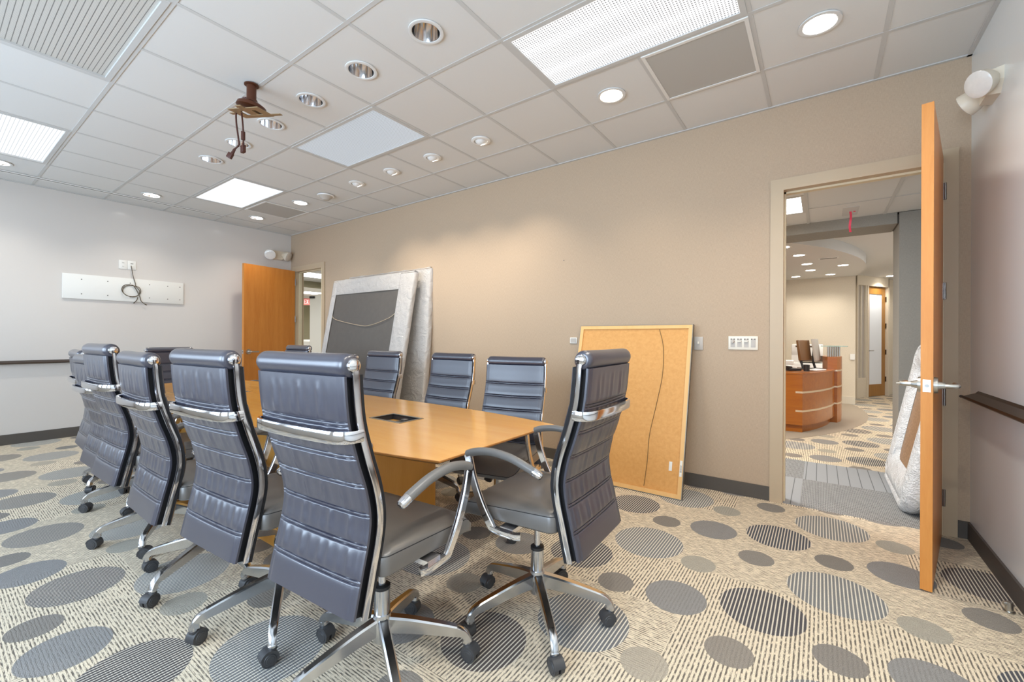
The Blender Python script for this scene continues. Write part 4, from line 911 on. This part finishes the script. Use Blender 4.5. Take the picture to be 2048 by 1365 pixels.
# ------------------------------------------------------------------ corridor and reception beyond the right doorway
CZ = 2.45
m = MB(); m.add([(-2.6, 0, 0), (.6, 0, 0), (.6, 1.43, 0), (-2.6, 1.43, 0)], [(0, 1, 2, 3)]); struct(m, 'floor_corridor', walkoff('walk_off_carpet'))
m = MB(); m.add([(-4.2, 1.43, 0), (3.2, 1.43, 0), (3.2, 11, 0), (-4.2, 11, 0)], [(0, 1, 2, 3)]); struct(m, 'floor_lobby', carpet('lobby_carpet', -2.152, 0.036, 1.04))
inl = [(-4.0, .9)] + [(-4.936 + 4.818 * math.cos(a) , 5.314 + 4.818 * math.sin(a)) for a in [math.radians(-50 + k * 3) for k in range(32)] if True]
inl = [(x, min(y, 6.55)) for x, y in inl if x > -4.0 and y > 1.6]
m = MB(); m.prism([(-4.0, 6.55), (-4.0, inl[0][1])] + inl, .0, .003); struct(m, 'trim_4', MT['taupe'])['label'] = 'curved taupe carpet inlay under the reception desk'
# corridor ceiling
m = MB()
m.add([(-2.6, WT, CZ), (.6, WT, CZ), (.6, 1.74, CZ), (-2.6, 1.74, CZ)], [(0, 1, 2, 3)], MT['ceil'])
for x in (-2.075, -1.465, -.855, -.245, .365): m.box(x - .012, x + .012, WT, 1.72, CZ - .006, CZ - .001, MT['grid'])
for y in (.50, 1.11): m.box(-2.6, .6, y - .006, y + .006, CZ - .005, CZ - .001, MT['grid'])
struct(m, 'ceiling_corridor')
cl = empty('ceiling_light_panel', (-1.16, .92, CZ)); tag(cl, 'lit louvred ceiling panel seen through the right doorway', 'ceiling light', 'recessed ceiling light panels')
m = MB(); m.add([(-.27, -.27, -.004), (.27, -.27, -.004), (.27, .27, -.004), (-.27, .27, -.004)], [(0, 1, 2, 3)]); m.obj('lens', lens('corridor_louver', 4.0, .013, False, (.96, .98, 1), .5, True), cl, smooth=False)
m = MB(); 
for a in ((-.3, .3, -.3, -.27), (-.3, .3, .27, .3), (-.3, -.27, -.27, .27), (.27, .3, -.27, .27)): m.box(*a, -.007, -.001)
m.obj('panel_frame', MT['grid'], cl, smooth=False)
# portal: beam and column
m = MB(); m.box(-3.2, -.152, 1.72, 2.14, 2.342, CZ + .3, MT['grey']); m.box(-.138, .75, 1.72, 2.14, 0, CZ - .006, MT['grey']); m.box(-3.2, .75, 1.735, 2.12, CZ - .02, CZ + .3, MT['slot']); m.box(-.155, -.135, 1.735, 2.12, 2.345, CZ, MT['slot'])
struct(m, 'wall_portal', smooth=False)
m = MB(); m.box(.25, .37, WT, 1.72, 0, CZ); m.box(-2.72, -2.6, WT, 1.72, 0, CZ); struct(m, 'wall_corridor', MT['grey'])
# lobby shell
LZ = 2.56; SZ = 2.42
m = MB(); m.box(-4.2, -.21, 6.55, 6.7, 0, LZ); m.box(-4.32, -4.2, 1.4, 6.7, 0, LZ); struct(m, 'wall_lobby', MT['lobby'])
m = MB(); m.box(-4.2, -.21, 6.535, 6.55, 0, .14); struct(m, 'baseboard_lobby', MT['lbase'])
m = MB(); m.add([(-4.3, 2.14, LZ), (3.2, 2.14, LZ), (3.2, 11, LZ), (-4.3, 11, LZ)], [(0, 1, 2, 3)]); m.box(2.0, 2.1, 1.5, 11, 0, LZ); m.box(-4.2, 3.2, 11, 11.1, 0, LZ); struct(m, 'ceiling_lobby', MT['ceil'])
so = catmull([(-1.25, 2.2, 0), (-.982, 2.667, 0), (-.735, 3.089, 0), (-.50, 3.62, 0), (-.307, 4.218, 0), (-.185, 4.833, 0), (-.145, 5.4, 0), (-.15, 5.95, 0), (-.175, 6.323, 0), (-.22, 6.56, 0)], 5)
m = MB(); m.prism([(-4.2, 6.55), (-4.2, 2.2)] + [(p.x, p.y) for p in so], SZ, LZ + .01); struct(m, 'ceiling_soffit', MT['ceil'])
DLp = [(-1.142, 2.808), (-.999, 3.56), (-.924, 4.485), (-.89, 5.268), (-.455, 4.947), (-.602, 6.05), (-1.133, 6.05)]
wh = ['at the left jamb, nearest', 'second in line from the doorway', 'third in line, above the monitors', 'fourth in line from the doorway', 'rightmost, alone near the curved edge', 'by the back wall on the right', 'by the back wall on the left']
em_l = emis('lobby_lamp', (1, .95, .86), 9)
for k, (x, y) in enumerate(DLp):
    t = empty('lobby_downlight', (x, y, SZ)); tag(t, 'glowing downlight in the round lobby soffit, ' + wh[k], 'ceiling light', 'downlights in the lobby soffit')
    one(lambda m: m.lathe([(.0, -.002), (.07, -.002)], n=24), 'lamp', em_l, t); one(lambda m: m.lathe([(.07, -.003), (.088, -.004), (.09, 0)], n=24), 'trim_ring', MT['trimw'], t)
    l = bpy.data.lights.new('lobby_beam', 'SPOT'); l.energy = 19; l.color = (1, .94, .84); l.spot_size = 2.3; l.spot_blend = .8; l.shadow_soft_size = .06
    o = bpy.data.objects.new('lobby_beam', l); o.location = (0, 0, -.02); o.parent = t; COL.objects.link(o)
t = empty('lobby_downlight', (.455, 8.15, LZ)); tag(t, 'glowing downlight in the flat lobby ceiling outside the soffit', 'ceiling light', 'downlights in the lobby soffit')
one(lambda m: m.lathe([(.0, -.002), (.08, -.002)], n=24), 'lamp', em_l, t); one(lambda m: m.lathe([(.08, -.003), (.098, -.004), (.1, 0)], n=24), 'trim_ring', MT['trimw'], t)
l = bpy.data.lights.new('lobby_beam', 'SPOT'); l.energy = 22; l.color = (1, .94, .84); l.spot_size = 2.5; l.spot_blend = .8; o = bpy.data.objects.new('lobby_beam', l); o.location = (0, 0, -.03); o.parent = t; COL.objects.link(o)
m = MB(); m.box(-.12, .12, -.05, .05, -.006, 0, MT['trimw']); m.box(-.10, .10, -.022, -.004, -.008, -.005, MT['slot']); m.box(-.10, .10, .006, .024, -.008, -.005, MT['slot']); o = m.obj('ceiling_diffuser', smooth=False); o.location = (-.655, 4.05, SZ); tag(o, 'small slotted air diffuser in the round lobby soffit', 'air vent')
area('lobby_fill', (1.0, 4.2, 2.5), (0, 0, 0), .8, 2.4, 34, (1, .97, .92))  # added area lamp with no fixture, brightens the lobby
area('corridor_fill', (-2.0, .9, 2.40), (0, 0, 0), .6, .6, 44, (1, .98, .94))  # added lamp hidden left of the doorway, brightens the corridor
# lobby glass door in an angled frame
A = Vector((.042, 7.981, 0)); B = Vector((.406, 8.607, 0)); dv = (B - A); W_ = dv.length; an = math.atan2(dv.y, dv.x)
Tg = Matrix.Translation(A) @ Matrix.Rotation(an, 4, 'Z')
m = MB(); m.box(-.44, -.40, -.06, .08, 0, LZ, MT['lobby'], Tg); m.box(-.40, -.03, -.03, .06, 0, .42, MT['lobby'], Tg); m.box(-.44, W_ + .06, -.05, .08, 2.36, LZ, MT['lobby'], Tg); m.box(W_ + .005, W_ + .06, -.05, .08, 0, LZ, MT['lobby'], Tg); m.box(-.05, -.003, -.05, .08, 0, 2.37, MT['lobby'], Tg)
m.box(W_ + .06, W_ + 1.4, .02, .12, 0, LZ, MT['lobby'], Tg); m.box(-.40, -.37, -.035, .05, .42, 2.36, MT['lbase'], Tg); m.box(-.09, -.05, -.035, .05, .42, 2.36, MT['lbase'], Tg); m.box(-.24, -.22, -.03, .04, .42, 2.36, MT['lbase'], Tg)
p_ = Tg @ Vector((-.44, 0, 0)); m.prism([(-.21, 6.55), (-.21, 6.7), (p_.x - .1, p_.y), (p_.x, p_.y)], 0, LZ, MT['lobby'])
m.box(-.37, -.09, .0, .01, .42, 2.36, MT['dev'], Tg); struct(m, 'wall_lobby_entry')
do = MB(); st = .115
do.box(.004, st, 0, .045, .008, 2.35, None, Tg); do.box(W_ - st, W_ - .004, 0, .045, .008, 2.35, None, Tg); do.box(st, W_ - st, 0, .045, .008, .26, None, Tg); do.box(st, W_ - st, 0, .045, 2.20, 2.35, None, Tg)
d3 = do.obj('door_3', wood('entry_door_wood', (150, 104, 46), (168, 120, 58), .4, 2, 1, .2), smooth=False); d3['kind'] = 'structure'; d3['label'] = 'wood framed door with tall frosted pane in the lobby'
m = MB(); m.box(st, W_ - st, .014, .026, .26, 2.20, None, Tg); m.obj('glass_pane', MT['frosted'], d3, smooth=False)
m = MB(); m.box(.015, .045, -.008, 0, .80, 1.12, None, Tg); m.tube([Tg @ Vector(p) for p in ((.03, -.01, .985), (.03, -.05, .985), (.06, -.055, .985), (.17, -.055, .985))], .009, 8); m.obj('door_handle', MT['satin'], d3)
for z in (2.1, 1.52, .95, .36):
    m = MB(); m.cyl(Tg @ Vector((W_ + .004, -.008, z - .055)), Tg @ Vector((W_ + .004, -.008, z + .055)), .012, None, 10); m.obj('hinge', MT['bronze'], d3)
area('entry_fill', Tg @ Vector((W_ / 2, -1.5, 2.3)), (math.radians(40), 0, an), .5, .5, 4, (1, .97, .92))  # added fill lamp with no fixture, aimed at the glass door
m = MB(); m.box(0, .012, 0, .07, 0, .11); o = m.obj('light_switch', MT['white2'], smooth=False); o.location = (-.29, 6.538, .84); o.rotation_euler = (0, 0, -PI / 2); tag(o, 'white plate at the corner of the lobby wall', 'light switch')
# reception desk
cur = catmull([(-.935, 2.955, 0), (-.80, 3.22, 0), (-.69, 3.55, 0), (-.615, 3.85, 0), (-.580, 4.10, 0)], 6)
front = [(-2.3, 2.955)] + [(p.x, p.y) for p in cur]
def band(m, off, z0, z1, mat=None, back=.03, pts=None):
    pts = pts or front; P = []; 
    for i, p in enumerate(pts):
        a = Vector(pts[max(i - 1, 0)]); b_ = Vector(pts[min(i + 1, len(pts) - 1)]); d = (b_ - a).normalized(); nn = Vector((d.y, -d.x)); P.append(Vector(p) + nn * off)
    Q = []
    for i, p in enumerate(pts):
        a = Vector(pts[max(i - 1, 0)]); b_ = Vector(pts[min(i + 1, len(pts) - 1)]); d = (b_ - a).normalized(); nn = Vector((d.y, -d.x)); Q.append(Vector(p) + nn * (off - back))
    m.prism([tuple(p) for p in P] + [tuple(p) for p in reversed(Q)], z0, z1, mat)
t = empty('reception_desk', (0, 0, 0)); tag(t, 'curved orange wood reception desk with thin pale metal strips', 'desk')
m = MB(); band(m, 0, .10, .765); band(m, -.045, .003, .10); m.box(-2.35, -2.3, 2.9, 4.4, .003, .765); m.obj('front_panel', MT['deskw'], t, smooth=False)
m = MB(); P = [(p[0], p[1]) for p in front]; 
mo = []; band(m, .012, .765, .785, None, .04); m.prism([(p[0] - .01, p[1] + .01) for p in front] + [(-1.0, 4.2), (-1.25, 3.65), (-2.3, 3.6)], .762, .780); m.obj('worktop', MT['deskw'], t, smooth=False)
for z in (.53, .285):
    m = MB(); seg = [(-1.01, 2.955)] + front[1:]; band(m, .004, z - .012, z + .012, None, .012, seg); m.obj('metal_strip', MT['copper'], t, smooth=False)
m = MB(); tw = [(-.66, 4.10), (-.545, 4.10), (-.50, 4.25), (-.480, 4.45), (-.50, 4.70), (-.70, 4.78), (-.72, 4.3)]; m.prism(tw, .06, .965); m.prism([(a * .97 - .017, b_ * .985 + .065) for a, b_ in tw], .003, .06); m.obj('tower', MT['deskw'], t, smooth=False)
for z in (.765, .53, .285):
    m = MB(); m.prism([(a + .004 if a > -.6 else a, b_ - .003 if b_ < 4.2 else b_) for a, b_ in tw], z - .011, z + .011); m.obj('metal_strip', MT['copper'], t, smooth=False)
m = MB()
for k in range(6): m.cyl((-.655 + k * .028, 4.16 + k * .05, .965), (-.655 + k * .028, 4.16 + k * .05, 1.115), .013, None, 12)
m.obj('shelf_posts', MT['satin'], t)
m = MB(); m.lathe([(.0, 0), (.165, 0), (.168, .006), (.165, .012), (.0, .012)], origin=(-.577, 4.32, 1.115), n=36); m.obj('glass_shelf', MT['glass'], t)
# things on and behind the desk
def monitor(x, y, rz, h0, h1, w_, mat, label):
    t = empty('monitor', (x, y, .78), rz); tag(t, label, 'monitor', 'desk monitors')
    m = MB(); T = Matrix.Translation((0, 0, (h0 + h1) / 2)) @ Matrix.Rotation(-.12, 4, 'X'); m.box(-w_ / 2, w_ / 2, -.02, .02, -(h1 - h0) / 2, (h1 - h0) / 2, None, T, .006); m.obj('screen_housing', mat, t)
    m = MB(); m.lathe([(.0, 0), (.1, 0), (.1, .008), (.03, .014)], n=20); m.tube([(0, .01, .01), (0, .035, .1), (0, .03, (h0 + h1) / 2)], .016, 8); m.obj('stand', MT['black'], t)
monitor(-.945, 3.90, 1.15, .13, .43, .30, MT['screen'], 'brown looking tilted monitor on the reception desk')
monitor(-.800, 4.12, 1.42, .12, .45, .32, MT['dev'], 'pale monitor behind the brown one on the reception desk')
t = empty('copier', (-.93, 5.75, 0)); tag(t, 'large off white copier machine behind the reception desk', 'copier')
m = MB(); m.box(-.30, .25, -.3, .3, .0, .80, bev=.01); m.box(-.24, .22, -.28, .28, .93, 1.13, bev=.01); m.box(-.24, -.12, -.28, .28, .8, .94); m.obj('body', MT['pcw'], t)
m = MB(); m.box(-.12, .22, -.285, .2, .83, .92); m.box(-.18, .08, -.284, -.27, 1.08, 1.11); m.box(-.25, -.05, -.312, -.3, .6, .72); m.obj('dark_panels', MT['darkpanel'], t, smooth=False)
t = empty('desk_phone', (-1.075, 3.45, .785), .5); tag(t, 'dark desk phone on the reception desk', 'phone')
m = MB(); m.box(-.08, .08, -.1, .1, 0, .03, bev=.006); m.obj('phone_base', MT['black'], t); m = MB(); m.box(-.085, -.035, -.1, .1, .035, .06, bev=.01); m.obj('handset', MT['black'], t)
m = MB(); m.box(-.16, .16, -.07, .07, 0, .018, bev=.004); o = m.obj('keyboard', MT['pcw']); o.location = (-.80, 3.62, .785); o.rotation_euler = (0, 0, 1.2); tag(o, 'pale keyboard lying on the reception desk', 'keyboard')
m = MB(); m.box(-.11, .11, -.14, .14, 0, .03); m.box(-.10, .11, -.13, .14, .03, .045); o = m.obj('paper_stack', MT['white2'], smooth=False); o.location = (-.90, 3.60, .785); o.rotation_euler = (0, 0, .4); o.location = (-1.18, 3.88, .785); tag(o, 'stack of white papers on the reception desk', 'paper')
m = MB(); m.lathe([(.0, 0), (.035, 0), (.038, .09), (.034, .09), (.03, .01)], n=20); o = m.obj('pen_cup', MT['black']); o.location = (-.90, 3.36, .785); tag(o, 'dark pen cup at the front edge of the reception desk', 'cup')
m = MB(); m.box(-.13, .12, -.12, .12, 0, .16, bev=.008); o = m.obj('desk_printer', MT['pcw']); o.location = (-1.22, 4.55, .72); tag(o, 'off white desk printer left behind the reception desk', 'printer')
m = MB(); m.box(-1.9, -.95, 4.3, 4.85, .0, .72); o = m.obj('side_counter', MT['deskw'], smooth=False); tag(o, 'low wood counter behind the reception desk', 'counter')
# ceiling tag with red ribbon
m = MB(); m.box(-.06, .06, -.16, .16, -.006, 0); t = m.obj('ceiling_plate', MT['grid'], smooth=False); t.location = (-.52, 1.42, CZ); tag(t, 'square plate on the corridor ceiling with a pink ribbon', 'ceiling plate')
m = MB(); V = []; 
for k in range(12): z = -.006 - .018 * k; V += [(-.009 + .004 * math.sin(k * .6), .002 * math.sin(k), z), (.009 + .004 * math.sin(k * .6), .004 * math.sin(k * .9), z)]
m.add(V, [(2 * k, 2 * k + 1, 2 * k + 3, 2 * k + 2) for k in range(11)]); m.cyl((.03, 0, -.005), (.03, 0, -.012), .009, None, 10, None); m.obj('ribbon', MT['red'], t)
# bubble wrapped mirror leaning in the corridor (stands along y, leans towards +x)
t = empty('wrapped_mirror', (-.205, 0, 0)); tag(t, 'bubble wrapped framed mirror leaning just outside the right doorway', 'wrapped mirror')
mm = MB(); Lz = 1.22; y0, y1 = .16, 1.27; lean_x = .235
def wp(y, z, o=0.0):                 # point on the leaning slab, o = out of the face towards -x
    return (z / Lz * lean_x - o, y, z)
def rr_outline(ins, zo=0.0):
    out = []; r = .20 - ins * .6; a0y, a1y, z0_, z1_ = y0 + ins, y1 - ins, .0 + ins, Lz - ins
    for cy, cz, a0 in ((a1y - r, z1_ - r, 0), (a0y + r, z1_ - r, 90), (a0y + r, z0_ + r, 180), (a1y - r, z0_ + r, 270)):
        for k in range(7): a = math.radians(a0 + k * 15); out.append((cy + r * math.cos(a), cz + r * math.sin(a)))
    return out
n = 28; rings = [(.04, -.03), (.0, -.01), (-.010, .03), (.0, .07), (.03, .095), (.055, .10), (.066, .085), (.078, .098), (.14, .105), (.20, .09), (.235, .05)]
V = []
for ins, o_ in rings: V += [wp(y, z, o_ + .004 * math.sin(y * 40 + z * 31)) for y, z in rr_outline(ins)]
mm.add(V, [(r * n + k, r * n + (k + 1) % n, (r + 1) * n + (k + 1) % n, (r + 1) * n + k) for r in range(len(rings) - 1) for k in range(n)] + [tuple(range(n))]); mm.obj('bubble_wrap_frame', MT['bubble'], t, angle=60)
mm = MB(); mm.add([wp(y, z, .050) for y, z in rr_outline(.23)], [tuple(range(n))]); mm.obj('mirror_face', MT['mirrorpaint'], t, smooth=False)
mm = MB(); mm.sweep([wp(y1 - .066, .30, .092), wp(y1 - .066, .6, .092), wp(y1 - .066, .95, .092)], [(-.006, -.002), (.006, -.002), (.006, .002), (-.006, .002)], (0, 1, 0)); mm.obj('dark_gap', MT['slot'], t)
# hanging: space seen through the far left doorway
m = MB(); m.add([(-15, WT, 0), (-6.5, WT, 0), (-6.5, 6, 0), (-15, 6, 0)], [(0, 1, 2, 3)]); struct(m, 'floor_hall', carpet('hall_carpet', -2, 0, 1.0))
m = MB(); m.add([(-15, WT, CZ), (-6.5, WT, CZ), (-6.5, 6, CZ), (-15, 6, CZ)], [(0, 1, 2, 3)], MT['ceil'])
for x in (-13.2, -12.0, -10.8, -9.6, -8.4, -7.2): m.box(x - .01, x + .01, WT, 6, CZ - .005, CZ - .001, MT['grid'])
struct(m, 'ceiling_hall')
m = MB(); m.box(-15, -14.4, WT, 6, 1.15, CZ, MT['olive']); m.box(-15, -14.38, WT, 6, 0, 1.15, MT['white2']); m.box(-15, -6.5, 5.2, 5.3, 0, CZ, MT['lobby']); m.box(-6.6, -6.5, WT, 6, 0, CZ, MT['lobby'])
m.box(-15, LX - .12, WT, WT + .1, 0, CZ, MT['white2']); m.box(-10.0, -9.82, 0.2, 5.2, 2.33, CZ, MT['olive']); m.box(-10.0, -9.82, 1.95, 5.2, 0, 2.33, MT['white2']); m.box(-10.0, -9.82, 0.2, .86, 0, 2.33, MT['white2'])
struct(m, 'wall_hall')
m = MB(); m.box(0, .5, -.02, .02, .01, 2.2); o = m.obj('door_4', MT['white2'], smooth=False); o.location = (-10.45, 1.62, 0); o.rotation_euler = (0, 0, .55); o['kind'] = 'structure'; o['label'] = 'white door standing open in the hall beyond the left doorway'
m = MB(); m.box(0.0, .12, -.045, -.02, 2.13, 2.18); m.obj('door_closer', MT['black'], o, smooth=False)
t = empty('exit_sign', (-13.0, 3.0, 2.27), .95); tag(t, 'small red exit sign hanging beyond the far left doorway', 'exit sign')
m = MB(); m.box(-.16, .16, -.02, .02, -.10, .10, bev=.004); m.obj('sign_housing', plain('sign_face', (200, 120, 110)), t)
red = emis('sign_red', (1, .03, .03), 1.2)
m = MB()
def letter(m, strokes, ox):
    for (x0_, x1_, z0_, z1_) in strokes: m.box(ox + x0_, ox + x1_, -.024, -.0195, z0_, z1_)
E_ = [(0, .012, -.06, .06), (0, .045, .046, .06), (0, .038, -.007, .007), (0, .045, -.06, -.046)]
letter(m, E_, -.125); letter(m, [(0, .012, -.06, .06)], .035); letter(m, [(0, .05, .046, .06), (.019, .031, -.06, .06)], .07)
for sg in (1, -1): m.sweep([(-.062, -.022, -.06 * sg), (-.018, -.022, .06 * sg)], [(-.007, -.002), (.007, -.002), (.007, .002), (-.007, .002)], (1, 0, 0))
m.obj('letters', red, t, smooth=False)
for x, y in ((-8.9, .85), (-12.2, 2.6)):
    t = empty('ceiling_light_panel', (x, y, CZ)); tag(t, 'white ceiling panel glowing in the hall beyond the far left doorway, ' + ('near' if x > -10 else 'far') + ' one', 'ceiling light', 'recessed ceiling light panels')
    m = MB(); m.add([(-.28, -.28, -.004), (.28, -.28, -.004), (.28, .28, -.004), (-.28, .28, -.004)], [(0, 1, 2, 3)]); m.obj('lens', emis('hall_panel_%d' % int(-x), (.95, .98, 1), 4.5), t, smooth=False)
area('hall_light', (-11.8, 2.2, 2.4), (0, 0, 0), 1.2, 1.2, 60, (.95, .98, 1)); area('hall_light', (-8.6, .9, 2.4), (0, 0, 0), .8, .8, 14, (.95, .98, 1))
m = MB(); m.box(-.9, .0, -.2, .2, 1.10, 1.15); m.box(-.12, -.02, -.18, .18, 0, 1.10); o = m.obj('hall_counter', MT['white2'], smooth=False); o.location = (-12.4, 3.0, 0); tag(o, 'white counter end in the hall beyond the far left doorway', 'counter')
